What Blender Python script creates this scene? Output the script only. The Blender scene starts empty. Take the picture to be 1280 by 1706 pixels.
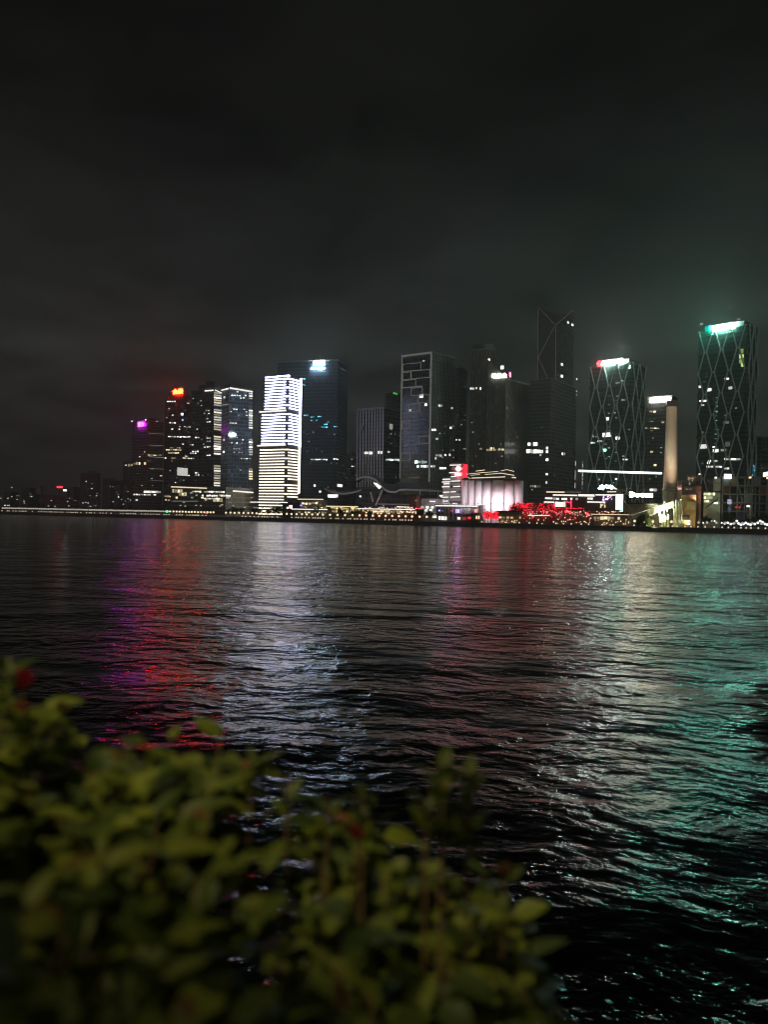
import bpy, math, random
from mathutils import Vector, Matrix
scn = bpy.context.scene
COL = scn.collection
PI = math.pi
# ------------------------------------------------------------------ camera
F = 1300.0; HY = 856.0; CAMZ = 8.0; ROLL = math.radians(1.1)
cd = bpy.data.cameras.new('camera'); cam = bpy.data.objects.new('camera', cd); COL.objects.link(cam)
cd.sensor_fit = 'HORIZONTAL'; cd.sensor_width = 36.0; cd.lens = 36.0 * F / 1280.0
cd.shift_y = 3.0 / 1280.0; cd.clip_start = 0.05; cd.clip_end = 20000
cr, sr = math.cos(ROLL), math.sin(ROLL)
cam.matrix_world = Matrix(((cr, -sr, 0, 0), (0, 0, -1, 0), (sr, cr, 0, CAMZ), (0, 0, 0, 1)))
cd.dof.use_dof = True; cd.dof.focus_distance = 400; cd.dof.aperture_fstop = 2.0
scn.camera = cam
# ------------------------------------------------------------------ colour management, integrator
scn.view_settings.view_transform = 'Standard'; scn.view_settings.look = 'None'
scn.view_settings.exposure = 0.0; scn.view_settings.gamma = 1.0
cy = scn.cycles
cy.max_bounces = 5; cy.diffuse_bounces = 2; cy.glossy_bounces = 3; cy.transmission_bounces = 2; cy.volume_bounces = 0
cy.transparent_max_bounces = 6; cy.sample_clamp_indirect = 2.0; cy.sample_clamp_direct = 0.0
cy.caustics_reflective = False; cy.caustics_refractive = False
cy.use_denoising = True
cy.filter_width = 1.1
# ------------------------------------------------------------------ world: overcast night sky over a city
w = bpy.data.worlds.new("World"); scn.world = w; w.use_nodes = True
nt = w.node_tree; nt.nodes.clear()
def nn(nt, t, **kw):
    n = nt.nodes.new(t)
    for k, v in kw.items(): setattr(n, k, v)
    return n
def mth(nt, op, a, b=None, c=None):
    n = nt.nodes.new('ShaderNodeMath'); n.operation = op
    for i, v in enumerate((a, b, c)):
        if v is None: continue
        if isinstance(v, (int, float)): n.inputs[i].default_value = v
        else: nt.links.new(v, n.inputs[i])
    return n.outputs[0]
def ramp(nt, fac, stops):
    n = nt.nodes.new('ShaderNodeValToRGB'); el = n.color_ramp.elements
    while len(el) < len(stops): el.new(0.5)
    for e, (p, c) in zip(el, stops): e.position = p; e.color = (*c, 1)
    nt.links.new(fac, n.inputs[0]); return n.outputs[0]
tc = nn(nt, 'ShaderNodeTexCoord'); sep = nn(nt, 'ShaderNodeSeparateXYZ'); nt.links.new(tc.outputs['Generated'], sep.inputs[0])
el = mth(nt, 'MAXIMUM', sep.outputs[2], 0.0)
base = ramp(nt, el, [(0.0, (.0150, .0152, .0125)), (.10, (.0195, .0212, .0185)), (.20, (.0160, .0182, .0165)), (.32, (.0090, .0100, .0089)), (.45, (.0052, .0056, .0049)), (.62, (.0034, .0036, .0033)), (1.0, (.003, .003, .003))])
# cloud layer: direction projected on a plane overhead
den = mth(nt, 'ADD', el, 0.18)
cmb = nn(nt, 'ShaderNodeCombineXYZ')
nt.links.new(mth(nt, 'DIVIDE', sep.outputs[0], den), cmb.inputs[0]); nt.links.new(mth(nt, 'DIVIDE', sep.outputs[1], den), cmb.inputs[1])
nz = nn(nt, 'ShaderNodeTexNoise'); nz.inputs['Scale'].default_value = 1.5; nz.inputs['Detail'].default_value = 6; nz.inputs['Roughness'].default_value = .55
nt.links.new(cmb.outputs[0], nz.inputs['Vector'])
cl = mth(nt, 'MULTIPLY_ADD', nz.outputs[0], 4.2, -1.15)
# the glow of the centre sits right of the view axis, the left horizon is darker
az = mth(nt, 'MULTIPLY_ADD', mth(nt, 'MINIMUM', mth(nt, 'MAXIMUM', sep.outputs[0], -0.6), 0.6), 0.30, 1.0)
mx = nn(nt, 'ShaderNodeVectorMath', operation='SCALE'); nt.links.new(base, mx.inputs[0]); nt.links.new(mth(nt, 'MULTIPLY', cl, az), mx.inputs['Scale'])
bg = nn(nt, 'ShaderNodeBackground'); bg.inputs[1].default_value = 1.0; nt.links.new(mx.outputs[0], bg.inputs[0])
out = nn(nt, 'ShaderNodeOutputWorld'); nt.links.new(bg.outputs[0], out.inputs[0])
# ------------------------------------------------------------------ the one sun: faint sky glow from behind the viewer
sd = bpy.data.lights.new('night_glow', 'SUN'); sd.energy = 0.16; sd.angle = math.radians(40); sd.color = (1.0, .93, .82)
so = bpy.data.objects.new('night_glow', sd); COL.objects.link(so); so.rotation_euler = (math.radians(52), 0, math.radians(-18))

# ------------------------------------------------------------------ helpers
def tag(o, label=None, cat=None, group=None, kind=None):
    if label: o['label'] = label
    if cat: o['category'] = cat
    if group: o['group'] = group
    if kind: o['kind'] = kind
    return o
def rat(px, py):                       # pixel of the 1280 x 1706 photograph -> ray slopes (x, z) per metre of depth
    u = px - 640.0; v = HY - py
    return (u * cr - v * sr) / F, (u * sr + v * cr) / F
def P(px, py, Y):
    a, b = rat(px, py); return Vector((a * Y, Y, CAMZ + b * Y))
GZ = 3.0
def shoreY(X): return (10400 - 9.23 * X) / 17.9
def shore_at(px):                      # a point on the waterline in the column px
    y = 873.9 + 0.0263 * (px - 640); a, b = rat(px, y)
    Y = 10400 / (17.9 + 9.23 * a); return a * Y, Y
def empty(name, loc, rz=0):
    o = bpy.data.objects.new(name, None); o.location = loc; o.rotation_euler = (0, 0, rz); o.empty_display_size = 1; COL.objects.link(o); return o
class MB:
    def __init__(s): s.v = []; s.f = []; s.sm = []
    def poly(s, vs, fs, smooth=False):
        b = len(s.v); s.v += [tuple(p) for p in vs]; s.f += [tuple(i + b for i in f) for f in fs]; s.sm += [smooth] * len(fs); return s
    def box(s, x0, x1, y0, y1, z0, z1):
        vs = [(x0, y0, z0), (x1, y0, z0), (x1, y1, z0), (x0, y1, z0), (x0, y0, z1), (x1, y0, z1), (x1, y1, z1), (x0, y1, z1)]
        return s.poly(vs, [(0, 3, 2, 1), (4, 5, 6, 7), (0, 1, 5, 4), (1, 2, 6, 5), (2, 3, 7, 6), (3, 0, 4, 7)])
    def prism(s, pts, z0, z1):
        n = len(pts); vs = [(x, y, z0) for x, y in pts] + [(x, y, z1) for x, y in pts]
        return s.poly(vs, [tuple(reversed(range(n))), tuple(range(n, 2 * n))] + [(i, (i + 1) % n, n + (i + 1) % n, n + i) for i in range(n)])
    def lathe(s, prof, seg=16, cx=0, cy=0, smooth=True):
        vs = []; fs = []
        for r, z in prof:
            for k in range(seg):
                a = 2 * PI * k / seg; vs.append((cx + r * math.cos(a), cy + r * math.sin(a), z))
        for i in range(len(prof) - 1):
            for k in range(seg):
                fs.append((i * seg + k, i * seg + (k + 1) % seg, (i + 1) * seg + (k + 1) % seg, (i + 1) * seg + k))
        s.poly(vs, fs, smooth); n = len(s.v)
        s.f += [tuple(n - seg + k for k in range(seg)), tuple(n - len(prof) * seg + k for k in reversed(range(seg)))]; s.sm += [False, False]; return s
    def bar(s, a, b, r, seg=4, r2=None, smooth=False):
        a = Vector(a); b = Vector(b); d = (b - a)
        if d.length < 1e-6: return s
        d.normalize(); t = Vector((0, 0, 1)) if abs(d.z) < .9 else Vector((1, 0, 0)); e1 = d.cross(t).normalized(); e2 = d.cross(e1)
        vs = []
        for p, rr in ((a, r), (b, r if r2 is None else r2)):
            for k in range(seg):
                q = 2 * PI * (k + .5) / seg; vs.append(p + e1 * (rr * math.cos(q)) + e2 * (rr * math.sin(q)))
        return s.poly(vs, [tuple(range(seg))[::-1], tuple(range(seg, 2 * seg))] + [(k, (k + 1) % seg, seg + (k + 1) % seg, seg + k) for k in range(seg)], smooth)
    def ball(s, c, r, seg=10, rings=6, sq=1.0):
        prof = [(max(1e-3, r * math.sin(PI * i / rings)), c[2] - r * sq * math.cos(PI * i / rings)) for i in range(rings + 1)]
        return s.lathe(prof, seg, c[0], c[1])
    def mesh(s, name, m):
        me = bpy.data.meshes.new(name); me.from_pydata(s.v, [], s.f); me.materials.append(m); me.polygons.foreach_set('use_smooth', s.sm); me.update(); return me
    def build(s, name, m, parent=None, loc=None):
        o = bpy.data.objects.new(name, s.mesh(name, m)); COL.objects.link(o)
        if parent: o.parent = parent
        if loc is not None: o.location = loc
        return o
def inst(name, me, parent=None, loc=(0, 0, 0), scale=(1, 1, 1), rz=0):
    o = bpy.data.objects.new(name, me); COL.objects.link(o); o.location = loc; o.scale = scale; o.rotation_euler = (0, 0, rz)
    if parent: o.parent = parent
    return o
def copy_tree(o, parent=None):
    c = o.copy(); COL.objects.link(c)
    if parent: c.parent = parent
    for ch in list(o.children): copy_tree(ch, c)
    return c
# ------------------------------------------------------------------ materials
def pbr(name, col, rough=.7, metal=0.0, var=.25, scale=.4, spec=.5):
    m = bpy.data.materials.new(name); m.use_nodes = True; t = m.node_tree; b = t.nodes['Principled BSDF']
    b.inputs['Roughness'].default_value = rough; b.inputs['Metallic'].default_value = metal; b.inputs['Specular IOR Level'].default_value = spec
    n = nn(t, 'ShaderNodeTexNoise'); n.inputs['Scale'].default_value = scale; n.inputs['Detail'].default_value = 5
    g = nn(t, 'ShaderNodeNewGeometry'); t.links.new(g.outputs['Position'], n.inputs['Vector'])
    lo = tuple(c * (1 - var) for c in col); hi = tuple(min(1, c * (1 + var)) for c in col)
    t.links.new(ramp(t, n.outputs[0], [(.3, lo), (.7, hi)]), b.inputs['Base Color']); return m
def emis(name, col, st):
    m = bpy.data.materials.new(name); m.use_nodes = True; t = m.node_tree; t.nodes.clear()
    e = nn(t, 'ShaderNodeEmission'); e.inputs[0].default_value = (*col, 1); e.inputs[1].default_value = st
    o = nn(t, 'ShaderNodeOutputMaterial'); t.links.new(e.outputs[0], o.inputs[0]); return m
def winm(name, col, st):
    """lit window: the room behind varies from pane to pane"""
    m = bpy.data.materials.new(name); m.use_nodes = True; t = m.node_tree; t.nodes.clear()
    e = nn(t, 'ShaderNodeEmission'); oi = nn(t, 'ShaderNodeObjectInfo')
    n = nn(t, 'ShaderNodeTexNoise'); n.inputs['Scale'].default_value = .8
    g = nn(t, 'ShaderNodeNewGeometry'); t.links.new(g.outputs['Position'], n.inputs['Vector'])
    r = mth(t, 'MULTIPLY', oi.outputs['Random'], oi.outputs['Random'])
    s = mth(t, 'MULTIPLY', mth(t, 'MULTIPLY_ADD', r, 1.5, .25), mth(t, 'MULTIPLY_ADD', n.outputs[0], 1.2, .4))
    e.inputs[0].default_value = (*col, 1); t.links.new(mth(t, 'MULTIPLY', s, st), e.inputs[1])
    o = nn(t, 'ShaderNodeOutputMaterial'); t.links.new(e.outputs[0], o.inputs[0]); return m
def facade(name, frame, glass, fw=3.0, fh=4.0, mu=.12, sp=.28, rough=.25):
    """curtain wall: spandrel bands and mullions round glass panes that differ a little"""
    m = bpy.data.materials.new(name); m.use_nodes = True; t = m.node_tree; b = t.nodes['Principled BSDF']
    c = nn(t, 'ShaderNodeTexCoord'); s = nn(t, 'ShaderNodeSeparateXYZ'); t.links.new(c.outputs['Object'], s.inputs[0])
    u = mth(t, 'DIVIDE', mth(t, 'ADD', s.outputs[0], s.outputs[1]), fw); v = mth(t, 'DIVIDE', s.outputs[2], fh)
    a = mth(t, 'LESS_THAN', mth(t, 'FRACT', u), mu); d = mth(t, 'LESS_THAN', mth(t, 'FRACT', v), sp)
    k = mth(t, 'MAXIMUM', a, d)
    cc = nn(t, 'ShaderNodeCombineXYZ'); t.links.new(mth(t, 'FLOOR', u), cc.inputs[0]); t.links.new(mth(t, 'FLOOR', v), cc.inputs[1])
    wn = nn(t, 'ShaderNodeTexWhiteNoise'); t.links.new(cc.outputs[0], wn.inputs['Vector'])
    gl = ramp(t, wn.outputs[0], [(0, tuple(x * .5 for x in glass)), (.8, glass), (1, tuple(min(1, x * 2.2) for x in glass))])
    mx = nn(t, 'ShaderNodeMix', data_type='RGBA'); t.links.new(k, mx.inputs[0]); t.links.new(gl, mx.inputs[6]); mx.inputs[7].default_value = (*frame, 1)
    t.links.new(mx.outputs[2], b.inputs['Base Color'])
    t.links.new(mth(t, 'MULTIPLY_ADD', k, .4, rough), b.inputs['Roughness']); return m
WARM = winm('warm_window_light', (1.0, .82, .50), 1.1)
COOL = winm('cool_window_light', (.80, 1.0, .92), 1.5)
WHITE = winm('white_window_light', (1.0, .97, .88), 1.5)
DIMW = winm('dim_window_light', (.85, .85, .70), .35)
DIMC = winm('dim_green_window_light', (.45, .9, .7), .30)
BLUEW = winm('blue_window_light', (.45, .65, 1.0), .5)
CYAN = winm('cyan_window_light', (.15, .75, 1.0), 1.6)
REDW = winm('red_window_light', (1.0, .05, .06), 1.4)
DOT = emis('white_dot_lamp', (1, .97, .92), 1.7)
UNIT = {}
def unit(m):
    if m.name not in UNIT: UNIT[m.name] = MB().box(-.5, .5, -.5, .5, -.5, .5).mesh('pane', m)
    return UNIT[m.name]
def text_mesh(s, h, ext, m, name='lettering', bold=.012, shear=0.0):
    c = bpy.data.curves.new('glyphs', 'FONT'); c.body = s; c.size = h; c.extrude = ext; c.align_x = 'CENTER'; c.offset = bold * h; c.shear = shear; c.resolution_u = 2
    o = bpy.data.objects.new('glyphs', c); COL.objects.link(o); bpy.context.view_layer.update()
    me = bpy.data.meshes.new_from_object(o); me.name = name; bpy.data.objects.remove(o)
    me.materials.clear(); me.materials.append(m); return me

# ------------------------------------------------------------------ building frame: near corner at the origin, face L to -x, face R to +y
class Bld:
    n_rand = 0
    def __init__(s, name, label, cat, xl, xc, xr, ytop, Y, th, group=None, base=GZ):
        th = math.radians(th); s.th = th; s.base = base
        a, b = rat(xc, ytop); s.c = (a * Y, Y); s.H = CAMZ + b * Y - base; s.Y = Y
        s.dL = (-math.cos(th), math.sin(th)); s.dR = (math.sin(th), math.cos(th))
        s.wL = s.solve(rat(xl, ytop)[0], s.dL) if xl < xc else 14.0
        s.wR = s.solve(rat(xr, ytop)[0], s.dR) if xr > xc else 14.0
        s.root = empty(name, (s.c[0], s.c[1], base), -th); tag(s.root, label, cat, group)
        s.px = Y / F; s.nw = 0
        s.xc = xc; s.yt = ytop
    def solve(s, k, d): return (k * s.c[1] - s.c[0]) / (d[0] - k * d[1])
    def face(s, px, py):
        k, b = rat(px, py)
        f = 'L' if k < s.c[0] / s.c[1] else 'R'
        d = s.dL if f == 'L' else s.dR; u = s.solve(k, d); Yp = s.c[1] + u * d[1]
        return f, u, CAMZ + b * Yp - s.base, Yp
    def body(s, m, name='facade', x0=None, x1=0, y0=0, y1=None, z0=-1, z1=None):
        mb = MB().box(-s.wL if x0 is None else x0, x1, y0, s.wR if y1 is None else y1, z0, s.H if z1 is None else z1); return mb.build(name, m, s.root)
    def part(s, name, m, x0, x1, y0, y1, z0, z1): return MB().box(x0, x1, y0, y1, z0, z1).build(name, m, s.root)
    def slab(s, name, m, f, u, z, wd, h, proud=.25, thick=.5):
        loc = (-u, -proud, z) if f == 'L' else (proud, u, z)
        sc = (wd, thick, h) if f == 'L' else (thick, wd, h)
        return inst(name, unit(m), s.root, loc, sc)
    def put(s, px, py, wpx, hpx, m, name='window', proud=.25):
        f, u, z, Yp = s.face(px, py)
        wd = wpx * Yp / F / max(.25, abs((s.dL if f == 'L' else s.dR)[0]) ) ; h = hpx * Yp / F
        return s.slab(name, m, f, u, z, wd, h, proud)
    def seg(s, x1, y1, x2, y2, hpx, m, name='light_strip', proud=.35):
        """straight strip between two pixels on one face"""
        f, ua, za, Ya = s.face(x1, y1); _, ub, zb, Yb = s.face(x2, y2)
        if _ != f: f = f
        p = (lambda u, z: (-u, -proud, z)) if f == 'L' else (lambda u, z: (proud, u, z))
        return MB().bar(p(ua, za), p(ub, zb), hpx * Ya / F * .6, 4).build(name, m, s.root)
    def rows(s, spec, m, seed=1, w=2.6, h=1.7, gap=1.3, name='window'):
        rg = random.Random(seed)
        for (y, x1, x2, dens) in spec:
            x = x1
            while x <= x2:
                if rg.random() < dens and s.nw < 98:
                    ww = w * rg.uniform(.7, 1.25); s.put(x, y + (x - x1) * .012 + rg.uniform(-.25, .25), ww, h * rg.uniform(.8, 1.15), m, name); s.nw += 1
                x += w + gap * rg.uniform(.8, 1.3)
    def scatter(s, n, x1, x2, y1, y2, mats, seed, w=1.8, h=1.4, fl=4.0):
        rg = random.Random(seed)
        for i in range(n):
            if s.nw >= 98: return
            x = rg.uniform(x1, x2); y = y1 + fl * round((rg.uniform(y1, y2) - y1) / fl); s.put(x, y, w * rg.uniform(.6, 1.5), h * rg.uniform(.7, 1.2), rg.choice(mats)); s.nw += 1
    def sign(s, txt, px, py, hpx, m, name='sign', proud=1.2, shear=0, back=None, stretch=1.0, bold=.015):
        f, u, z, Yp = s.face(px, py); h = hpx * Yp / F * 1.15
        me = text_mesh(txt, h, .35, m, 'lettering', bold, shear)
        o = bpy.data.objects.new(name, me); COL.objects.link(o); o.parent = s.root
        k = abs((s.dL if f == 'L' else s.dR)[0]); o.scale = (stretch / max(.4, k), 1, 1)
        if f == 'L': o.location = (-u, -proud, z - h * .38); o.rotation_euler = (PI / 2, 0, 0)
        else: o.location = (proud, u, z - h * .38); o.rotation_euler = (PI / 2, 0, PI / 2)
        fr = MB(); wd = h * len(txt) * .5
        for t in (-.8, 0, .8):
            if f == 'L': fr.bar((-u + t * wd, -proud + .1, z - h), (-u + t * wd, .2, z - h), .12); fr.bar((-u + t * wd, -proud + .45, z - h), (-u + t * wd, -proud + .45, z + h * .4), .12)
            else: fr.bar((proud - .1, u + t * wd, z - h), (-.2, u + t * wd, z - h), .12); fr.bar((proud - .45, u + t * wd, z - h), (proud - .45, u + t * wd, z + h * .4), .12)
        fr.build('sign_frame', DARK, s.root)
        return o
    def disc(s, px, py, dpx, m, ring=False, name='logo', proud=1.4):
        f, u, z, Yp = s.face(px, py); r = dpx * .5 * Yp / F
        mb = MB()
        if ring:
            n = 20; pts = [(r * math.cos(2 * PI * i / n), r * math.sin(2 * PI * i / n)) for i in range(n)]
            for i in range(n):
                a = pts[i]; b = pts[(i + 1) % n]
                mb.bar((a[0] * .85, 0, a[1] * .85), (b[0] * .85, 0, b[1] * .85), r * .2)
        else:
            n = 20; pts = [(r * math.cos(2 * PI * i / n), r * math.sin(2 * PI * i / n)) for i in range(n)]
            mb.poly([(x, -.2, y) for x, y in pts] + [(x, .2, y) for x, y in pts], [tuple(range(n)), tuple(range(2 * n - 1, n - 1, -1))] + [(i, n + i, n + (i + 1) % n, (i + 1) % n) for i in range(n)])
        o = mb.build(name, m, s.root)
        if f == 'L': o.location = (-u, -proud, z)
        else: o.location = (proud, u, z); o.rotation_euler = (0, 0, PI / 2)
        return o
DARK = pbr('dark_painted_steel', (.05, .05, .05), .5)
CONC = pbr('weathered_concrete', (.28, .27, .25), .8, var=.3, scale=.2)
ROOFM = pbr('dark_roofing', (.06, .06, .06), .9)
# ------------------------------------------------------------------ water
def water_mat():
    m = bpy.data.materials.new('river_water'); m.use_nodes = True; t = m.node_tree; b = t.nodes['Principled BSDF']
    b.inputs['Base Color'].default_value = (.002, .003, .003, 1); b.inputs['Roughness'].default_value = .11; b.inputs['IOR'].default_value = 1.333
    g = nn(t, 'ShaderNodeNewGeometry')
    rot = nn(t, 'ShaderNodeMapping'); rot.inputs['Rotation'].default_value = (0, 0, math.radians(14)); t.links.new(g.outputs['Position'], rot.inputs['Vector'])
    # gentle domain warp so crests bend
    wp = nn(t, 'ShaderNodeTexNoise'); wp.inputs['Scale'].default_value = .22; wp.inputs['Detail'].default_value = 2; t.links.new(rot.outputs[0], wp.inputs['Vector'])
    wv = nn(t, 'ShaderNodeVectorMath', operation='MULTIPLY_ADD'); t.links.new(wp.outputs['Color'], wv.inputs[0]); wv.inputs[1].default_value = (2.2, 2.2, 0); t.links.new(rot.outputs[0], wv.inputs[2])
    EPS = .012
    def layer(sx, sy, detail, rough, amp, seed):
        outs = []
        for dx, dy in ((0, 0), (EPS, 0), (0, EPS)):
            a = nn(t, 'ShaderNodeVectorMath', operation='ADD'); t.links.new(wv.outputs[0], a.inputs[0]); a.inputs[1].default_value = (dx, dy, seed)
            q = nn(t, 'ShaderNodeVectorMath', operation='MULTIPLY'); t.links.new(a.outputs[0], q.inputs[0]); q.inputs[1].default_value = (sx, sy, 1)
            n = nn(t, 'ShaderNodeTexNoise'); n.inputs['Scale'].default_value = 1; n.inputs['Detail'].default_value = detail; n.inputs['Roughness'].default_value = rough; n.inputs['Distortion'].default_value = 0
            t.links.new(q.outputs[0], n.inputs['Vector']); outs.append(n.outputs[0])
        return [mth(t, 'MULTIPLY', mth(t, 'SUBTRACT', outs[i], outs[0]), amp / EPS) for i in (1, 2)]
    A = layer(.70, .98, 1, .5, .29, 3.1)       # swell and boat wash, a metre and more long
    B = layer(2.8, 3.8, 3, .5, .085, 11.7)     # wind ripples down to a few centimetres
    CC = layer(.12, .21, 1, .5, .85, 23.3)      # long low wash
    # patches of rougher and calmer water
    pt = nn(t, 'ShaderNodeTexNoise'); pt.inputs['Scale'].default_value = 1; pt.inputs['Detail'].default_value = 4; pq = nn(t, 'ShaderNodeVectorMath', operation='MULTIPLY'); t.links.new(wv.outputs[0], pq.inputs[0]); pq.inputs[1].default_value = (.035, .13, 1); t.links.new(pq.outputs[0], pt.inputs['Vector'])
    pk = mth(t, 'MAXIMUM', mth(t, 'MULTIPLY_ADD', pt.outputs[0], 4.2, -1.1), .2)
    cx = nn(t, 'ShaderNodeCombineXYZ'); cx.inputs[2].default_value = 1
    t.links.new(mth(t, 'MULTIPLY', mth(t, 'ADD', CC[0], mth(t, 'MULTIPLY', mth(t, 'ADD', A[0], B[0]), pk)), -1), cx.inputs[0]); t.links.new(mth(t, 'MULTIPLY', mth(t, 'ADD', CC[1], mth(t, 'MULTIPLY', mth(t, 'ADD', A[1], B[1]), pk)), -1), cx.inputs[1])
    rb = nn(t, 'ShaderNodeVectorRotate', rotation_type='Z_AXIS'); rb.inputs['Angle'].default_value = math.radians(-14); t.links.new(cx.outputs[0], rb.inputs['Vector'])
    # wind waves lean towards the near bank: steep faces on that side, gentle backs
    s3 = nn(t, 'ShaderNodeSeparateXYZ'); t.links.new(rb.outputs[0], s3.inputs[0]); c3 = nn(t, 'ShaderNodeCombineXYZ'); t.links.new(s3.outputs[0], c3.inputs[0]); t.links.new(s3.outputs[2], c3.inputs[2])
    t.links.new(mth(t, 'ADD', mth(t, 'MINIMUM', s3.outputs[1], 0.0), mth(t, 'MULTIPLY', mth(t, 'MAXIMUM', s3.outputs[1], 0.0), .52)), c3.inputs[1])
    nr = nn(t, 'ShaderNodeVectorMath', operation='NORMALIZE'); t.links.new(c3.outputs[0], nr.inputs[0])
    t.links.new(nr.outputs[0], b.inputs['Normal']); return m
tag(MB().poly([(-3000, -300, 0), (3000, -300, 0), (3000, 4000, 0), (-3000, 4000, 0)], [(0, 1, 2, 3)]).build('river_water', water_mat()), kind='structure')
# far bank: one land sheet with its quay wall
xs = [-2600, 2200]
mb = MB().prism([(xs[0], shoreY(xs[0])), (xs[1], shoreY(xs[1])), (4500, shoreY(xs[1])), (4500, 4900), (-4500, 4900), (-4500, shoreY(xs[0]))], -2, GZ)
tag(mb.build('far_bank_ground', pbr('quay_paving', (.10, .095, .09), .85, scale=.15)), kind='structure')
tdir = Vector((.889, -.458, 0)); ndir = Vector((.458, .889, 0))
q = MB(); a0 = Vector((-1500, shoreY(-1500), 0)); a1 = Vector((900, shoreY(900), 0))
for off, z0, z1, th in ((-.5, -1.5, 2.3, .5), (-.9, 2.3, 2.75, .9)):
    A = a0 + ndir * off; B = a1 + ndir * off
    q.prism([(A.x, A.y), (B.x, B.y), ((B + ndir * th).x, (B + ndir * th).y), ((A + ndir * th).x, (A + ndir * th).y)], z0, z1)
tag(q.build('quay_wall', pbr('quay_stone', (.13, .12, .105), .8, scale=.5)), 'long dark stone quay wall along the waterline of the far bank', 'quay wall')
# near bank under the viewer
tag(MB().box(-30, 30, -25, .35, -2, 6.4).build('near_bank_ground', pbr('near_paving', (.2, .19, .18), .8, scale=3)), kind='structure')
# ================================================================== TOWERS (west to east)
S_PURPLE = emis('magenta_sign_light', (.70, .012, .95), 58); S_RED = emis('red_orange_sign_light', (1.0, .010, .002), 165)
S_WHITE = emis('white_sign_light', (.62, .86, 1.0), 170); S_SOFT = emis('soft_white_sign_light', (1, .95, .85), 60); S_PINK = emis('pink_logo_light', (1.0, .07, .16), 12)
S_TEAL = emis('teal_logo_light', (.002, 1.0, .62), 330); S_TWHT = emis('teal_white_sign_light', (.40, 1.0, .82), 270)
S_REDL = emis('red_logo_light', (1.0, .004, .006), 90); S_WARM = emis('warm_white_sign_light', (1.0, .84, .58), 40)
LEDW = emis('lavender_white_led', (.62, .66, 1.0), 9); LEDY = emis('warm_white_led', (1.0, .87, .66), 2.6)
STRIPW = emis('white_strip_light', (1.0, .96, .88), 1.25); STRIPY = emis('warm_strip_light', (1.0, .82, .52), 1.0)
f_dark = facade('dark_curtain_wall', (.10, .10, .10), (.03, .035, .035)); f_blue = facade('blue_curtain_wall', (.06, .075, .095), (.03, .045, .07), 1.8, 4.0)
f_grey = facade('grey_curtain_wall', (.24, .23, .21), (.10, .10, .095), 2.2, 4.0, .3, .1); f_olive = facade('olive_stone_facade', (.20, .19, .155), (.07, .07, .06), 3.5, 3.6)
f_glassy = facade('bright_blue_curtain_wall', (.50, .56, .66), (.22, .31, .46), 3.2, 4.2, .12, .2); f_green = facade('dark_green_glass', (.05, .07, .06), (.018, .032, .028), 2.5, 4.0, .08, .2, .15)
f_brown = facade('brown_grey_panels', (.19, .175, .15), (.13, .12, .105), 1.5, 4.0, .3, .06); f_block = facade('plain_block_windows', (.16, .155, .14), (.05, .05, .05), 4, 3.2, .4, .45)

def simple(name, label, xl, xc, xr, yt, Y, th, m, cat='office tower', parapet=1.5, group=None):
    b = Bld(name, label, cat, xl, xc, xr, yt, Y, th, group)
    b.body(m)
    mb = MB(); t = .6
    mb.box(-b.wL - .3, .3, -.3, t, b.H, b.H + parapet).box(-b.wL - .3, .3, b.wR - t, b.wR + .3, b.H, b.H + parapet).box(-b.wL - .3, -b.wL + t, t, b.wR - t, b.H, b.H + parapet).box(.3 - t, .3, t, b.wR - t, b.H, b.H + parapet)
    mb.build('parapet', CONC, b.root); return b
def plant_room(b, fx0, fx1, fy0, fy1, h, m=None, name='roof_plant_room'):
    return MB().box(-b.wL * fx1, -b.wL * fx0, b.wR * fy0, b.wR * fy1, b.H, b.H + h).build(name, m or ROOFM, b.root)

# -- hazy far blocks beyond the bend
far = [(134, 160, 168, 788, 1700, 25, 'far hazy slab block standing alone between the riverside hut and the stepped towers'),
       (171, 184, 192, 797, 1800, 30, 'low hazy block just beside the lone far slab block'),
       (205, 214, 222, 769, 1500, 35, 'hazy block rising beyond the magenta sign tower'),
       (112, 122, 133, 812, 2000, 25, 'faint low block behind the far riverside hut'),
       (36, 50, 60, 813, 2000, 30, 'faint low block among the far western lights'),
       (6, 18, 32, 820, 1900, 20, 'lowest faint block at the far western end of the bank'),
       (192, 200, 206, 806, 1400, 30, 'small hazy block under the black flat canopy')]
for i, (xl, xc, xr, yt, Y, th, lab) in enumerate(far):
    b = simple('apartment_block', lab, xl, xc, xr, yt, Y, th, f_block, 'apartment block')
    b.scatter(5 if i != 0 else 9, xl + 2, xr - 2, yt + 6, 842, [DIMW, COOL, DIMC], 10 + i, 1.8, 1.4)
    if i == 0: plant_room(b, .2, .6, .2, .8, 5)
b = simple('water_tower', 'pale grey square tower with a jutting cap above the far riverside hut', 64.5, 67.5, 70, 813, 1300, 20, pbr('pale_render', (.45, .40, .38)), 'tower')
b.part('cap', CONC, -b.wL - 3.5, .3, -.3, b.wR + .3, b.H + 1.5, b.H + 3)
for i, (x, y, c, l) in enumerate([(99.5, 811.5, emis('red_beacon_light', (1, .03, .05), 3.5), 'red lit sign box on a mast over the far western bank'), (108, 817, emis('cool_beacon_light', (.9, 1, 1), 6), 'white lit sign box on a mast beside the red one')]):
    p = P(x, y, 1500); r = empty('mast_sign', (p.x, p.y, GZ)); tag(r, l, 'sign')
    MB().box(-5.5 + i * 2.5, 5.5 - i * 2.5, -.6, .6, p.z - GZ - 1.8 + i * .5, p.z - GZ + 1.8 - i * .5).build('light_box', c, r); MB().bar((0, .9, 0), (0, .9, p.z - GZ), .5, 6).build('mast', DARK, r)
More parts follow.
